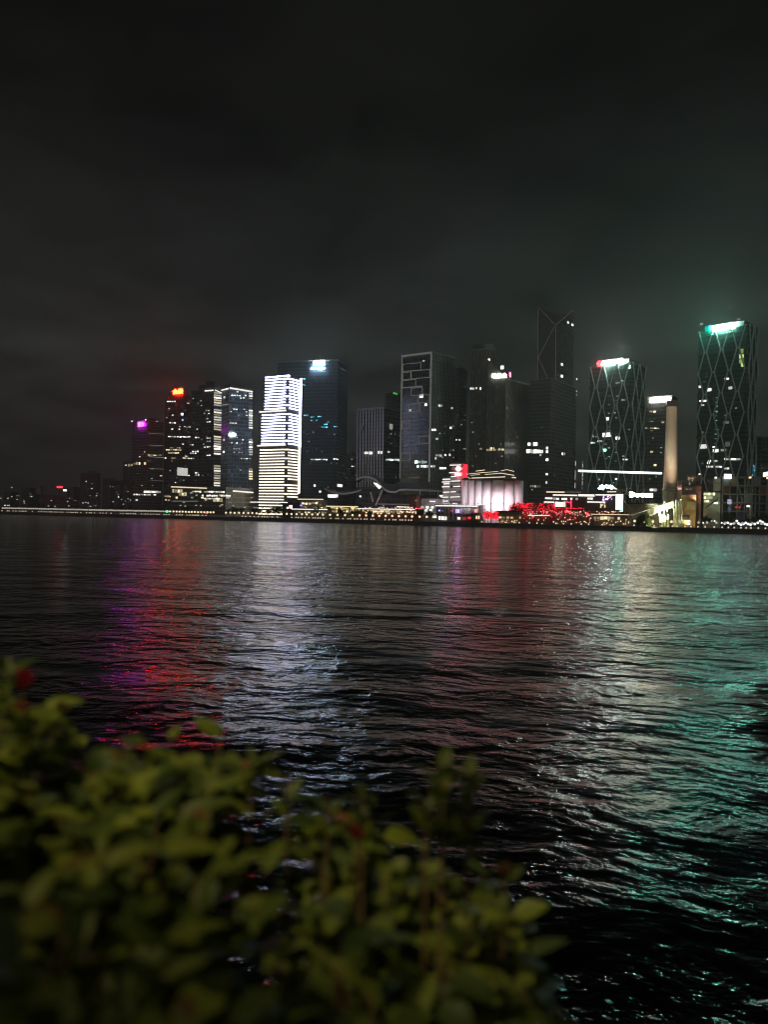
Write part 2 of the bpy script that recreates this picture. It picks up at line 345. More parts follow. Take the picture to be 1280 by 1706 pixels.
# far riverside hut with a big hipped roof
p = P(66, 851, 800); q2 = P(130, 851, 860); wd = (q2 - p).length; hut = empty('riverside_hut', (p.x, p.y, GZ), math.atan2(q2.y - p.y, q2.x - p.x)); tag(hut, 'long dark riverside hut with a broad flat hipped roof on the far western quay', 'hut')
MB().box(0, wd, 0, 14, 0, 8).build('wall', pbr('dark_timber', (.09, .075, .06)), hut)
MB().poly([(-2, -2, 8), (wd + 6, -2, 8), (wd + 6, 16, 8), (-2, 16, 8), (5, 5, 18.5), (wd * .66, 5, 18.5), (wd * .66, 9, 18.5), (5, 9, 18.5)], [(0, 3, 2, 1), (0, 1, 5, 4), (1, 2, 6, 5), (2, 3, 7, 6), (3, 0, 4, 7), (4, 5, 6, 7)]).build('roof', ROOFM, hut)
# black flat canopy on columns
p = P(203, 806, 900); c0 = empty('flat_canopy', (p.x, p.y, GZ), .1); tag(c0, 'black flat canopy roof on slender columns beside the magenta sign tower', 'canopy')
H = p.z - GZ
MB().box(-12, 12, -6, 6, H - 1.5, H + 3.5).build('roof', ROOFM, c0)
for sx in (-10, 10):
    for sy in (-5, 5): MB().bar((sx, sy, 0), (sx, sy, H - 1.5), .4, 8).build('column', DARK, c0)

# -- tower with magenta sign
b = simple('office_tower', 'stepped office tower with a magenta sign and curved bands of balconies', 221, 247, 273, 702, 1000, 38, f_olive)
b.sign('富力', 236.5, 707, 6.5, S_PURPLE, stretch=.9, proud=1.5, bold=.05)
for k in range(26):
    y = 722 + k * 3.9
    if y < 815: b.seg(248, y, 272, y + 1.4, .8, CONC if k % 5 else DIMW, 'balcony_band', .8)
b.rows([(758, 243, 268, .8)], WARM, 2, 4, 1.6, .8); b.rows([(772, 228, 246, .9), (775, 215, 222, .9)], WARM, 3, 4, 4.4, .6); b.rows([(768, 247, 262, .6)], DIMW, 3)
b.scatter(10, 223, 271, 745, 815, [DIMW, WARM, DIMC], 5); b.rows([(819.5, 242, 269, 1)], WHITE, 8, 4.4, 3.2, .2); b.rows([(824, 224, 262, .7)], WHITE, 9, 3, 2, 1.2); b.rows([(833, 217, 230, .8), (839, 258, 268, .5)], COOL, 10, 4, 2)
b.put(220, 702, 2.2, 1.6, WHITE, 'roof_beacon'); b.put(243, 699.5, 2, 2, emis('pink_beacon_light', (1, .3, .8), 5), 'roof_beacon'); b.put(261.5, 702, 2, 1.4, WHITE, 'roof_beacon')
plant_room(b, .1, .5, .2, .8, 5)
# -- tower with red sign
b = Bld('office_tower', 'dark office tower with a rounded crown and a glowing red orange sign', 'office tower', 275, 306, 319, 664, 980, 32)
b.body(f_green)
for i, (k, h0, h1) in enumerate(((.04, 0, 5), (.10, 5, 9), (.2, 9, 12.5), (.33, 12.5, 15))):
    MB().box(-b.wL * (1 - k), -b.wL * k, b.wR * k, b.wR * (1 - k), b.H + h0, b.H + h1).build('crown_tier', DARK, b.root)
b.sign('合景', 297.5, 652.5, 7.6, S_RED, stretch=1.2, bold=.05)
b.rows([(669, 280, 292, .8), (681, 278, 304, .35), (692, 288, 312, .4), (704.5, 284, 292, 1), (711, 300, 316, .7), (715, 275, 300, .3)], WHITE, 21)
b.rows([(727.5, 278, 330, .85)], WHITE, 22, 3, 1.8, 1.6); b.rows([(746, 277, 300, .7), (749.5, 278, 312, .85), (754.5, 278, 298, .9), (763, 276, 318, .45)], WARM, 23, 3, 1.9, .8)
b.scatter(26, 277, 317, 668, 838, [DIMC, DIMW, COOL, WARM], 24)
b.put(303.5, 690, 4, 3, emis('white_signbox_light', (1, .9, .95), 5), 'light_box'); b.put(304.5, 700, 2.4, 2.4, emis('blue_light', (.1, .2, 1), 5), 'light_box')
b.put(304, 786, 12, 13, WHITE, 'lit_billboard'); b.rows([(792, 311, 324, .9)], WHITE, 25, 4, 1.6, .4); b.rows([(827, 276, 300, .8), (833, 272, 284, .7)], WARM, 26, 4, 2.6, .8)
# -- dark slab with lit stair column
b = simple('office_tower', 'broad dark office tower with one bright stacked column of lit bays', 319, 357, 370.5, 647, 900, 40, f_dark)
plant_room(b, .05, .7, .1, .9, 6); plant_room(b, .2, .45, .3, .6, 10)
for y in range(0, 44):
    yy = 655 + y * 4.05
    if 718 < yy < 724 or 757 < yy < 775 or 677 < yy < 682: continue
    if yy < 812: b.put(362.5, yy, 9.5, 2.4, WHITE if y % 3 else WARM, 'lit_bay')
b.seg(342, 651.5, 356, 650.5, 2.2, STRIPW); b.seg(358, 650, 369, 655, 1.6, STRIPW)
b.rows([(684, 344, 350, .9), (689, 341, 350, .8), (698, 346, 350, .9), (703, 346, 350, 1), (676, 328, 336, .6), (715, 329, 341, .6), (729, 327, 334, .9), (730, 346, 350, 1), (735, 346, 350, 1), (741, 314, 324, .6), (744.5, 346, 350, .9), (745, 334, 342, .5), (752, 322, 332, .9), (755, 318, 328, .9), (758.5, 346, 350, .9), (764, 319, 326, .8), (788, 327, 334, .8), (791.5, 327, 334, 1)], WHITE, 31)
b.scatter(14, 321, 354, 660, 800, [DIMC, DIMW, COOL], 32)
# -- glass tower
b = simple('office_tower', 'pale blue glass tower with a bright white roof line and lit corner bays', 370, 382, 421.5, 647, 860, 62, f_glassy)
b.seg(370, 650.5, 381, 647.5, 2.2, STRIPW, 'roof_light'); b.seg(382.5, 646.5, 421, 653, 2.4, STRIPW, 'roof_light')
MB().box(-b.wL * .9, -b.wL * .1, b.wR * .08, b.wR * .5, b.H, b.H + 6).build('roof_plant_room', ROOFM, b.root)
for k in range(36):
    yy = 656 + k * 4.05
    if 668 < yy < 684 or 716 < yy < 729 or 760 < yy < 778 or yy > 804: continue
    b.put(418, yy, 5.5, 2.2, WHITE if yy < 760 else WARM, 'lit_bay')
b.seg(370, 675, 381, 674, 1.6, DIMW); b.seg(372, 723, 381, 722, 1.6, DIMW)
b.put(387, 724.5, 9, 4, S_SOFT, 'light_box'); b.put(374, 662, 3.5, 3, WHITE); b.put(373.5, 733, 3, 3, WHITE); b.put(373, 753, 3, 3, COOL)
b.rows([(653, 386, 414, .35), (659, 387, 410, .5), (663, 387, 410, .3), (682, 390, 412, .5), (686, 385, 412, .3), (705, 384, 402, .7), (692, 388, 412, .3), (729, 386, 396, .7), (733, 386, 410, .3), (738, 386, 404, .6), (748, 386, 406, .4), (753.5, 386, 408, .6), (764, 398, 418, .9), (779, 386, 402, .4), (783, 386, 402, .4)], WHITE, 35, 2, 1.5, 2.4)
for k in range(9): b.seg(383 + k * 4.3, 762, 383.6 + k * 4.3, 776, .7, CONC, 'mullion_fin', .5)
for k in range(7): b.seg(379 + k * 6, 801, 379.4 + k * 6, 816, .9, CONC, 'mullion_fin', .8)
b.seg(376, 771, 360.5 + 21, 772.5, 3, CONC, 'cantilever_slab', 1.5)
# -- podium in front of the dark and the glass tower
b = simple('podium_mall', 'low lit shopping podium with glazed storeys at the foot of the glass tower', 284, 376, 424, 814, 780, 25, facade('podium_glass', (.20, .19, .16), (.10, .095, .07), 4, 4.5, .15, .3), 'mall')
b.seg(286, 811, 345, 813.5, 2.2, STRIPY); b.seg(388, 818, 421, 820.5, 2.6, STRIPW); b.seg(288, 835, 330, 835, 1.4, DIMW)
b.rows([(818, 289, 306, .85), (823, 300, 312, .6)], WARM, 41, 3.2, 5, 1.2); b.rows([(819, 322, 374, .8), (825.5, 338, 382, .85), (830.5, 342, 366, .75)], WHITE, 42, 3, 2.4, .9); b.rows([(833, 358, 372, .8)], WARM, 43, 4.5, 6, .8)
b.scatter(16, 290, 420, 821, 840, [WARM, DIMW], 44, 3, 2.5); b.seg(417, 836.5, 434, 836.5, 1.8, STRIPW)

# -- LED banded tower
b = Bld('banded_tower', 'bright tower wrapped top to bottom in horizontal white light bands', 'LED tower', 443, 481, 501, 627, 800, 30)
ub = lambda px, py: b.face(px, py)[1]
wL2 = ub(437.2, 700); wL3 = ub(433.5, 780)
z1 = b.face(470, 686)[2]; z2 = b.face(470, 743)[2]; zb = -1
f_led = pbr('dark_floor_recess', (.03, .03, .035), .5)
b.part('upper_block', f_led, -b.wL, 0, 0, b.wR, z1, b.H); b.part('middle_block', f_led, -wL2, 0, 0, b.wR, z2, z1); b.part('lower_block', f_led, -wL3, 0, 0, b.wR, zb, z2)
b.part('terrace_slab', STRIPW, -wL2 - 3, -2, -2, 0, z1 + .2, z1 + 1.6); b.part('terrace_slab', STRIPW, -wL3 - 3, -2, -2, 0, z2 + .2, z2 + 1.6)
fh = 4.92 * b.px; z = b.H - 2.2; k = 0
while z > 2:
    wl = b.wL if z > z1 else wL2 if z > z2 else wL3
    m = LEDW if z > z2 else LEDY
    if abs(z - z1) > 1.6 and abs(z - z2) > 1.6:
        o = b.part('light_band', m, -wl, -3.2, -1.3, 0, z - .65, z + .45)
        if z > b.face(490, 828)[2] and abs(z - b.face(490, 803)[2]) > 1.8: b.part('light_band', m, 0, 1.3, 1.5, b.wR - 2.5, z - .65, z + .45)
    if k % 3 == 0: b.part('corner_light', m, -2.4, 1.0, -1.0, 1.2, z - .9, z + .4)
    z -= fh; k += 1
zr = b.face(490, 822)[2]
b.part('edge_light', LEDW, 0, 1.6, b.wR - 1.4, b.wR + .6, z2, b.H + 1); b.part('edge_light', LEDY, 0, 1.6, b.wR - 1.4, b.wR + .6, zr, z2 - .3)
b.part('roof_light', LEDW, -b.wL, 1, -1.2, 1.2, b.H, b.H + 1.2)
b.put(444.5, 634, 1.6, 1.4, emis('red_beacon', (1, .03, .1), 30), 'roof_beacon', 1.6)
# -- blue-grey slab with the white two-character sign
b = simple('office_tower', 'big blue grey slab tower crowned by a white two character sign', 463, 564, 580.5, 601, 900, 14, f_blue)
b.sign('中 洲', 531.5, 605.5, 7, S_WHITE, bold=.01, proud=1.5); b.sign('CENTRALCON', 530.5, 614, 3.0, S_WHITE, stretch=1.0, bold=.0, proud=1.5)
b.rows([(631.5, 503, 511, 1), (640.5, 500, 505, 1), (642, 508, 516, .6), (662, 505, 510, .6)], CYAN, 51, 3, 1.2); b.put(571.5, 616, 5, 1.2, BLUEW)
b.rows([(692, 508, 513, 1), (695, 519, 524, 1), (700.5, 519, 521, 1), (694, 531, 535, 1), (700, 528, 530, 1), (707, 541, 546, 1), (711.5, 537, 548, 1), (703, 547, 549, 1), (711, 558, 566, .7)], CYAN, 52, 3, 1.6, .6)
b.rows([(765.5, 520, 545, .8), (765, 549, 567, .3)], WHITE, 53, 3, 1.8, 1); b.put(524.5, 809, 3.4, 3.4, DOT, 'light_box'); b.put(566, 809, 6, 4.5, DOT, 'light_box'); b.put(533.5, 819, 3, 3, DOT, 'light_box')
b.scatter(22, 506, 577, 720, 815, [DIMW, DIMC, BLUEW], 54, 1.6, 1.2)
b = simple('office_tower', 'short dark block tucked beside the blue grey slab tower', 576, 586, 595, 755, 1050, 30, f_dark)
b.scatter(6, 578, 594, 765, 800, [DIMW, WHITE], 55)
# -- finned block
b = simple('office_tower', 'mid height block with pale vertical fins on one face and dark glass on the other', 596, 641, 668, 681, 850, 35, f_dark)
FIN = pbr('pale_fin_metal', (.85, .82, .78), .6, var=.08)
for k in range(10): b.seg(597 + k * 4.75, 683 - k * .35, 595.6 + k * 4.75, 812, 1.25, FIN, 'fin', .9)
b.seg(597, 682.5, 641, 679, 2.4, CONC, 'fin_cap', 1.0); b.seg(641.5, 679.5, 668, 686, 1.6, CONC, 'fin_cap', 1.0); b.seg(601, 714, 607, 714, 8, CONC, 'plant_screen', .7)
b.rows([(754.5, 610, 622, 1), (754, 632, 638, 1)], WHITE, 61, 4, 4.2, .4); b.rows([(753, 641, 654, .5), (766, 643.5, 666, 1)], COOL, 62, 2.8, 3, .5); b.put(651.5, 711, 5, 9, DIMW); b.scatter(7, 643, 665, 715, 800, [DIMC, DIMW], 63)
b = simple('office_tower', 'dark tower with a small green sign behind the finned block', 642, 655, 672, 655, 1050, 30, f_dark)
b.sign('绿地', 657.5, 656, 2.8, emis('green_sign_light', (.05, 1, .12), .6), stretch=1.1)
# -- framed grid tower
b = simple('office_tower', 'tall tower whose street face is divided by irregular pale rectangular frames', 670, 720.5, 760.5, 588, 800, 44, f_grey)
front = b.part('front_glazing', facade('framed_glazing', (.06, .06, .056), (.02, .024, .022), 4.5, 4.2, .06, .15), -b.wL + .1, -.1, -.25, 0, -1, b.H - 1.5)
FR = emis('added_frame_glow', (1, .98, .88), .12)  # faint emission put into the pale frames so they stand out brighter
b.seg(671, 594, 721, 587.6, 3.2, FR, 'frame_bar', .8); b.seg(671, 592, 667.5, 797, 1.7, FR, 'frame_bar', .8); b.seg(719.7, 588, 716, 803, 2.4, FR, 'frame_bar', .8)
R = lambda x, y: (570 + x / 5.505, 570 + y / 5.505)
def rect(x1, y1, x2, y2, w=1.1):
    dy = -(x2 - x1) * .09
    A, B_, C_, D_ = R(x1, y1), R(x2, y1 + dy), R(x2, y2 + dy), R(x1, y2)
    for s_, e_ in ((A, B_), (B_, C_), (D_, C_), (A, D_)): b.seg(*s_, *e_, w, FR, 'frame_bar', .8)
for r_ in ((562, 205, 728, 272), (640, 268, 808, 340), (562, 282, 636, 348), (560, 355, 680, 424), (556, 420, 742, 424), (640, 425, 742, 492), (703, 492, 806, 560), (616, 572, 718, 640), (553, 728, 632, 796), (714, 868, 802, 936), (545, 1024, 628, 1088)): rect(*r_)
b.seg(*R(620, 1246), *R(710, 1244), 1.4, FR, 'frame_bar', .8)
for k in range(17): b.seg(*R(556, 640 + k * 36), *R(808, 622 + k * 36), .35, CONC, 'floor_line', .4)
for s_ in (636, 716): b.seg(*R(s_ - 2, 650), *R(s_ - 10, 1240), .4, CONC, 'floor_line', .4)
b.put(702.5, 660, 5.5, 6, DOT, 'window'); b.put(710, 674.5, 3.5, 4, WHITE); b.put(684, 684, 3, 3.5, WHITE); b.put(706.5, 601.5, 3, 2, WHITE)
b.rows([(770, 694, 700, 1), (770, 705, 713, 1), (777, 697, 700, 1), (777, 704, 714, 1)], COOL, 71, 4.5, 4.5, .2)
b.rows([(716, 721, 728, 1), (713, 751, 753, 1), (676, 732, 736, .8), (680, 753, 755, .8), (731, 728, 731, 1), (759, 727, 735, 1), (758, 742, 756, .8), (764, 726, 729, 1), (777, 719, 726, .9), (780, 734, 746, .8)], WHITE, 72, 2.8, 3.2, 1)
b.scatter(14, 723, 758, 650, 790, [DIMW, DIMC], 73)
b = simple('office_tower', 'narrow dark tower squeezed in behind the framed grid tower', 759, 766, 779, 613, 920, 30, f_green)
b.rows([(733, 761, 770, 1), (720, 768, 776, .3)], WHITE, 74, 2.4, 2.4, 2.4); b.scatter(10, 762, 777, 640, 800, [DIMC, DIMW], 75)
# -- brown panelled tower with deep slots, sloping lower wing
b = simple('office_tower', 'tall brown grey panelled tower cut by dark vertical slots', 785, 822, 828, 583, 830, 12, f_brown)
plant_room(b, .62, .95, .1, .9, 7); plant_room(b, .02, .45, .2, .7, 9, CONC, 'rooftop_frame')
b.seg(803.5, 600, 801, 800, 1.3, DARK, 'slot', .3); b.rows([(647.5, 785, 790, .6), (647, 794, 797, 1), (647.5, 801, 804, 1)], WHITE, 81, 3, 3.4, .6); b.scatter(6, 786, 802, 660, 780, [DIMW], 82)
b.put(815, 600, 3, 4.4, DOT, 'roof_beacon')
Yk = 780
b = Bld('office_tower', 'sloping roofed tower with a white three character sign and pink ring logo', 'office tower', 812, 843, 884, 636, Yk, 22)
ztl = b.face(812.5, 599)[2]; ztr = b.face(884, 641)[2]
MB().poly([(-b.wL, 0, -1), (0, 0, -1), (0, b.wR, -1), (-b.wL, b.wR, -1), (-b.wL, 0, ztl), (0, 0, b.H + 5), (0, b.wR, ztr), (-b.wL, b.wR, ztl)], [(0, 3, 2, 1), (0, 1, 5, 4), (1, 2, 6, 5), (2, 3, 7, 6), (3, 0, 4, 7), (4, 5, 7), (5, 6, 7)]).build('facade', f_brown, b.root)
b.seg(844, 631, 884, 642, .9, DIMW, 'roof_edge', .3); b.seg(823.5, 640, 821, 792, 1.6, DARK, 'slot', .3); b.seg(842.3, 636, 840, 792, 1.4, DARK, 'slot', .3)
b.sign('唯品会', 832.5, 626.3, 7, emis('vip_sign_light', (.9, 1, .93), 10), bold=.04); b.disc(848, 624.5, 8.5, S_PINK, True)
b.put(837, 612.5, 5, 6, DOT, 'light_box')
b.rows([(748, 801.5, 804, 1), (749.5, 812, 826, 1), (747, 818, 824, .6), (749, 832, 841, 1), (743, 835, 839, .8)], WARM, 84, 3, 3.2, .3); b.scatter(10, 824, 880, 660, 790, [DIMW, DIMC], 85)
# -- slab with step
b = simple('office_tower', 'plain dark slab tower partly hiding the tall braced tower', 884, 918, 961, 631, 830, 35, f_dark, parapet=1)
b.body(facade('brown_glass_wall', (.13, .12, .105), (.075, .07, .06), 2.4, 4), 'side_wing', 0, .25, .1, b.wR, -1, b.H - .5)
b.rows([(740, 882, 894, .7), (752, 881, 907, 1)], WHITE, 91, 5.2, 5.8, 0); b.rows([(746.5, 912, 914, 1), (752.5, 912, 914, 1), (766, 912, 914, 1), (790, 911.5, 914, 1), (804, 911, 914, 1), (756, 937, 944, 1), (758, 901, 903, 1)], WHITE, 92, 2.8, 4, 1)
b.rows([(810, 881, 902, .8)], DIMW, 93, 2.4, 3.4, 1.4); b.scatter(10, 886, 955, 700, 820, [DIMW, DIMC], 94); b.put(961, 632, 2, 2.4, WHITE); b.put(960.5, 652, 1.6, 1.8, WHITE); b.put(960.5, 658, 1.8, 2.4, WHITE)
# -- tall braced tower with notched crown
b = Bld('braced_tower', 'tallest hazy tower with diagonal braces and a notched V crown', 'skyscraper', 897, 925.5, 957, 541, 1150, 40)
zn = b.H; zl = b.face(898, 512)[2]; zr_ = b.face(953, 518)[2]
MB().poly([(-b.wL, 0, -1), (0, 0, -1), (0, b.wR, -1), (-b.wL, b.wR, -1), (-b.wL, 0, zl), (0, 0, zn), (0, b.wR, zr_), (-b.wL, b.wR, zr_)], [(0, 3, 2, 1), (0, 1, 5, 4), (1, 2, 6, 5), (2, 3, 7, 6), (3, 0, 4, 7), (4, 5, 7), (5, 6, 7)]).build('facade', facade('hazy_glass', (.09, .075, .065), (.05, .045, .04), 3, 4.2), b.root)
BR = pbr('rusty_brace_steel', (.85, .60, .52), .6)
for s_ in ((898, 512, 925, 541), (925.5, 541, 924, 700), (897.5, 516, 896.5, 640), (924.5, 545, 898, 596), (898, 596, 914, 632), (926, 541, 953, 518)): b.seg(*s_, 1.3, BR, 'brace', 1.2)
b.put(946.5, 537.5, 3.4, 3.6, COOL); b.put(954, 541.5, 3.4, 3.2, COOL); b.put(936.5, 607.5, 4.4, 4.4, WHITE); b.put(936.3, 627, 4.4, 4.4, WHITE)

# -- diagrid towers
def diagrid(label, xl, xc, xr, yt, Y, th, cell, lev, off, seedy):
    b = Bld('diagrid_tower', label, 'diagrid tower', xl, xc, xr, yt, Y, th)
    b.body(f_green)
    m = pbr('grey_green_diagrid_steel', (.55, .60, .57), .6, var=.15)
    cw = cell * Y / F; lh = lev * Y / F
    for f, W in (('L', b.wL), ('R', b.wR)):
        n = max(2, round(W / cw)); c = W / n; mb = MB(); nl = int(b.H / lh) + 1
        pt = (lambda u, z: (-u, -1.4, z)) if f == 'L' else (lambda u, z: (1.4, u, z))
        for j in range(nl):
            zt = b.H - j * lh; zb_ = max(0, zt - lh)
            for i in range(n + 1):
                o0 = .5 * ((j + off) % 2); u0 = (i + o0) * c
                if u0 > W + .01: continue
                for s_ in (-.5, .5):
                    u1 = u0 + s_ * c
                    if -.01 <= u1 <= W + .01:
                        k = .13 * s_ * c * 2
                        mb.bar(pt(u0 + k * .5, zt), pt(u1 - k * .5, zb_), .62, 4)
                mb.bar(pt(max(0, u0 - .14 * c), zt), pt(min(W, u0 + .14 * c), zt), .55, 4)
        mb.build('diagrid', m, b.root)
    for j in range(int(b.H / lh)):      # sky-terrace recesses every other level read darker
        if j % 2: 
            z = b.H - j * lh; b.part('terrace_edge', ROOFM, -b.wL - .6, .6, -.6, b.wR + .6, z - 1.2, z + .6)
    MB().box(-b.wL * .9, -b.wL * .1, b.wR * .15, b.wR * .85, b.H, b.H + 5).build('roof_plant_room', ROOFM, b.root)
    return b
b = diagrid('diamond braced tower with a red ring logo and slanted white sign', 984, 1052, 1076, 604, 720, 44, 24, 35, 0, 1)
b.disc(1001.5, 606, 9.5, S_REDL, True); b.disc(1002.5, 606, 4, S_REDL)
b.sign('环球市场', 1020.5, 603.5, 5.8, emis('cool_white_sign_light', (.8, 1, .93), 330), shear=.35, bold=.01, proud=1.8)
b.put(1049, 611.5, 3, 6, COOL, 'light_box'); b.rows([(638, 1028, 1034, 1), (635, 1037, 1042, .8), (666.5, 1038, 1045, 1)], DIMW, 101, 3, 2.4, .6)
b.put(1012, 698, 4.4, 5, DOT, 'window'); b.put(1011.5, 724.5, 11, 7, DOT, 'window'); b.put(1029.5, 730, 5, 5, DOT, 'window'); b.put(1008, 750, 4, 4, emis('green_white_light', (.3, 1, .7), 5), 'window')
b.rows([(738, 986, 992, 1), (727, 988, 990, .9), (735, 998, 1003, .7), (743, 1022, 1028, .6), (765.5, 1040, 1047, .7), (799, 998, 1001, 1), (798, 1028, 1030, 1)], COOL, 102, 3, 2.6, 1)
for k in range(16): b.put(1015 + (k % 2) * 12, 660 + k * 7.2, 2.4, 1.6, DIMC)
b.scatter(14, 986, 1050, 640, 810, [DIMC, DIMW], 103)
b = simple('office_tower', 'dark tower behind the brick chimney topped by a white four character sign', 1076, 1120, 1129, 661, 820, 34, f_dark)
b.sign('欢聚时代', 1101, 666.5, 6.2, S_SOFT, bold=.02, stretch=1.0, proud=1.6)
b.rows([(703.5, 1076, 1086, .8), (686, 1085, 1091, 1), (703.5, 1105, 1108, .8), (753, 1086, 1089, 1), (775, 1092, 1095, 1)], WARM, 111, 3.2, 3, 2.6); b.rows([(713.5, 1074, 1097, .95)], WARM, 112, 3, 2, .6); b.rows([(816, 1086, 1095, 1)], WHITE, 113, 4, 5, 1.5)
b.scatter(16, 1079, 1105, 690, 800, [DIMW, DIMC], 114)
b = diagrid('tallest diamond braced tower under a glowing teal logo sign', 1165, 1246, 1263, 541, 650, 48, 27, 36.5, 0, 2)
f, u, z, _ = b.face(1188, 547.5); hh = 7.4 * b.px / 2
MB().box(-u - hh, -u + hh, -1.9, -1.2, z - hh, z + hh).build('logo', S_TEAL, b.root)
b.sign('国美', 1207, 545.5, 8.6, S_TWHT, bold=.02, stretch=1.2, proud=1.8)
b.put(1169.5, 540, 3, 2.6, WHITE, 'roof_beacon'); b.put(1231.5, 532, 3.4, 2.6, WHITE, 'roof_beacon'); b.part('roof_screen', pbr('grey_metal_screen', (.35, .37, .36)), -30, -3, 0, .4, b.H, b.H + 4)
b.rows([(585, 1236, 1240, 1), (594, 1236, 1240, .8), (602, 1236, 1240, .8), (608, 1238, 1241, .7)], winm('yellow_green_window_light', (.75, 1, .3), 1.2), 121, 4, 6, .5)
b.put(1167.5, 644.5, 3.6, 4, WHITE); b.put(1182.5, 649.5, 4.4, 5, WHITE); b.put(1217.5, 646.5, 4, 4.5, WHITE); b.put(1172, 744, 8.5, 7, WHITE); b.put(1193, 751, 6, 5, WHITE); b.put(1210.5, 704, 6, 4, DIMW); b.put(1213, 740, 5, 8, DIMW); b.put(1206, 750, 6, 4, DIMW)
b.rows([(765, 1210, 1232, .9), (768, 1183, 1196, .7), (771, 1181, 1192, .8), (777.5, 1180, 1202, .95), (780.5, 1210, 1214, 1), (745, 1190, 1193, 1), (668, 1168, 1178, .6), (664, 1170, 1172, .8), (675, 1165, 1173, .7), (631, 1209, 1213, .8)], WHITE, 122, 2.8, 2.8, .8)
for k in range(14): b.put(1195.5 - k * .25, 655 + k * 7.6, 2.6, 1.6, DIMC)
b.scatter(12, 1170, 1244, 620, 790, [DIMC, DIMW], 123)
for k in range(8): b.put(1255 + (k % 2) * 1.2, 776 + k * 2.6, 2.6, 2.6, CYAN)
b = simple('office_tower', 'black tower cut off by the edge of the view beside the teal sign tower', 1262, 1268, 1310, 729, 700, 60, f_dark)
b.scatter(5, 1266, 1279, 740, 790, [DIMW], 131)

# ================================================================== LOW RIVERSIDE
SH = 27.2
def shY(px): return shore_at(px)[1]
def on_quay(px, inland, z=GZ):
    x, y = shore_at(px); return Vector((x, y, z)) + ndir * inland
GLOBE = emis('warm_globe_light', (1.0, .76, .44), 1.3); GLOBEW = emis('white_globe_light', (1.0, .90, .76), .48); BOLL = emis('low_warm_light', (1.0, .82, .56), .85)
def lamp_mesh(m, r): return MB().ball((0, 0, 0), r, 10, 7).mesh('globe', m)
g_warm = lamp_mesh(GLOBE, .85); g_white = lamp_mesh(GLOBEW, .78); g_low = lamp_mesh(BOLL, .52)
pole_me = MB().lathe([(.16, 0), (.10, .4), (.07, 2.8), (.12, 2.95), (.2, 3.0)], 8).mesh('pole', DARK)
post_me = MB().lathe([(.16, 0), (.14, .35), (.2, .4)], 8).mesh('post', DARK)
lr = random.Random(4)
zones = [(0, 140, 'before the riverside hut'), (140, 282, 'below the magenta sign tower'), (282, 372, 'below the red sign tower'), (372, 500, 'below the LED banded tower'), (500, 600, 'below the blue slab tower'),
         (600, 724, 'before the wave roofed hall'), (724, 900, 'below the white silos'), (900, 1060, 'before the red lit decks'), (1060, 1300, 'beside the chimney and brewery')]
ORD = 'first second third fourth fifth sixth seventh eighth ninth tenth eleventh twelfth thirteenth fourteenth fifteenth sixteenth seventeenth eighteenth nineteenth'.split()
def ordw(n):
    if n < 20: return ORD[n - 1]
    t_ = {2: ('twenty', 'twentieth'), 3: ('thirty', 'thirtieth'), 4: ('forty', 'fortieth'), 5: ('fifty', 'fiftieth'), 6: ('sixty', 'sixtieth')}[n // 10]
    return t_[1] if n % 10 == 0 else t_[0] + '-' + ORD[n % 10 - 1]
def zone(px, low):
    for a, b_, l in zones:
        if a <= px < b_: return ('low edge light on the quay ' if low else 'globe lamp on the quay ') + l, ('low edge lights on the quay ' if low else 'globe lamps on the quay ') + l
def add_lamp(px, inland, z, low=False, white=False):
    p = on_quay(px, inland); r = empty('street_lamp' if not low else 'edge_light', (p.x, p.y, GZ)); l, g = zone(px, low); tag(r, l, 'street lamp' if not low else 'edge light', g)
    if low: inst('post', post_me, r); inst('globe', g_low, r, (0, 0, .75))
    else: inst('pole', pole_me, r, (0, 0, 0), (1, 1, (z - GZ) / 3.4)); inst('globe', g_white if white else g_warm, r, (0, 0, (z - GZ) - .1 + .15))
px = 1.0
while px < 1280:
    sp = 3.1 if px < 280 else 5.2 if px < 372 else 7.4 if px < 440 else 8.6 if px < 530 else 11.6 if px < 724 else 15
    if 357 < px < 372: px += 2; continue
    if px < 724 or px > 1050: add_lamp(px, 2.0, 6.4 + lr.uniform(-.1, .1), white=px < 280 or px > 1120)
    px += sp * lr.uniform(.9, 1.1)
px = 2.0
while px < 1280:
    sp = 4.2 if px < 350 else 5.5 if px < 530 else 6.2 if px < 690 else 13 if px < 1060 else 11
    if not (350 < px < 398) and lr.random() < .86 and not (690 < px < 800): add_lamp(px, .8 if px < 800 else 1.6, 0, low=True)
    px += sp * lr.uniform(.6, 1.4)
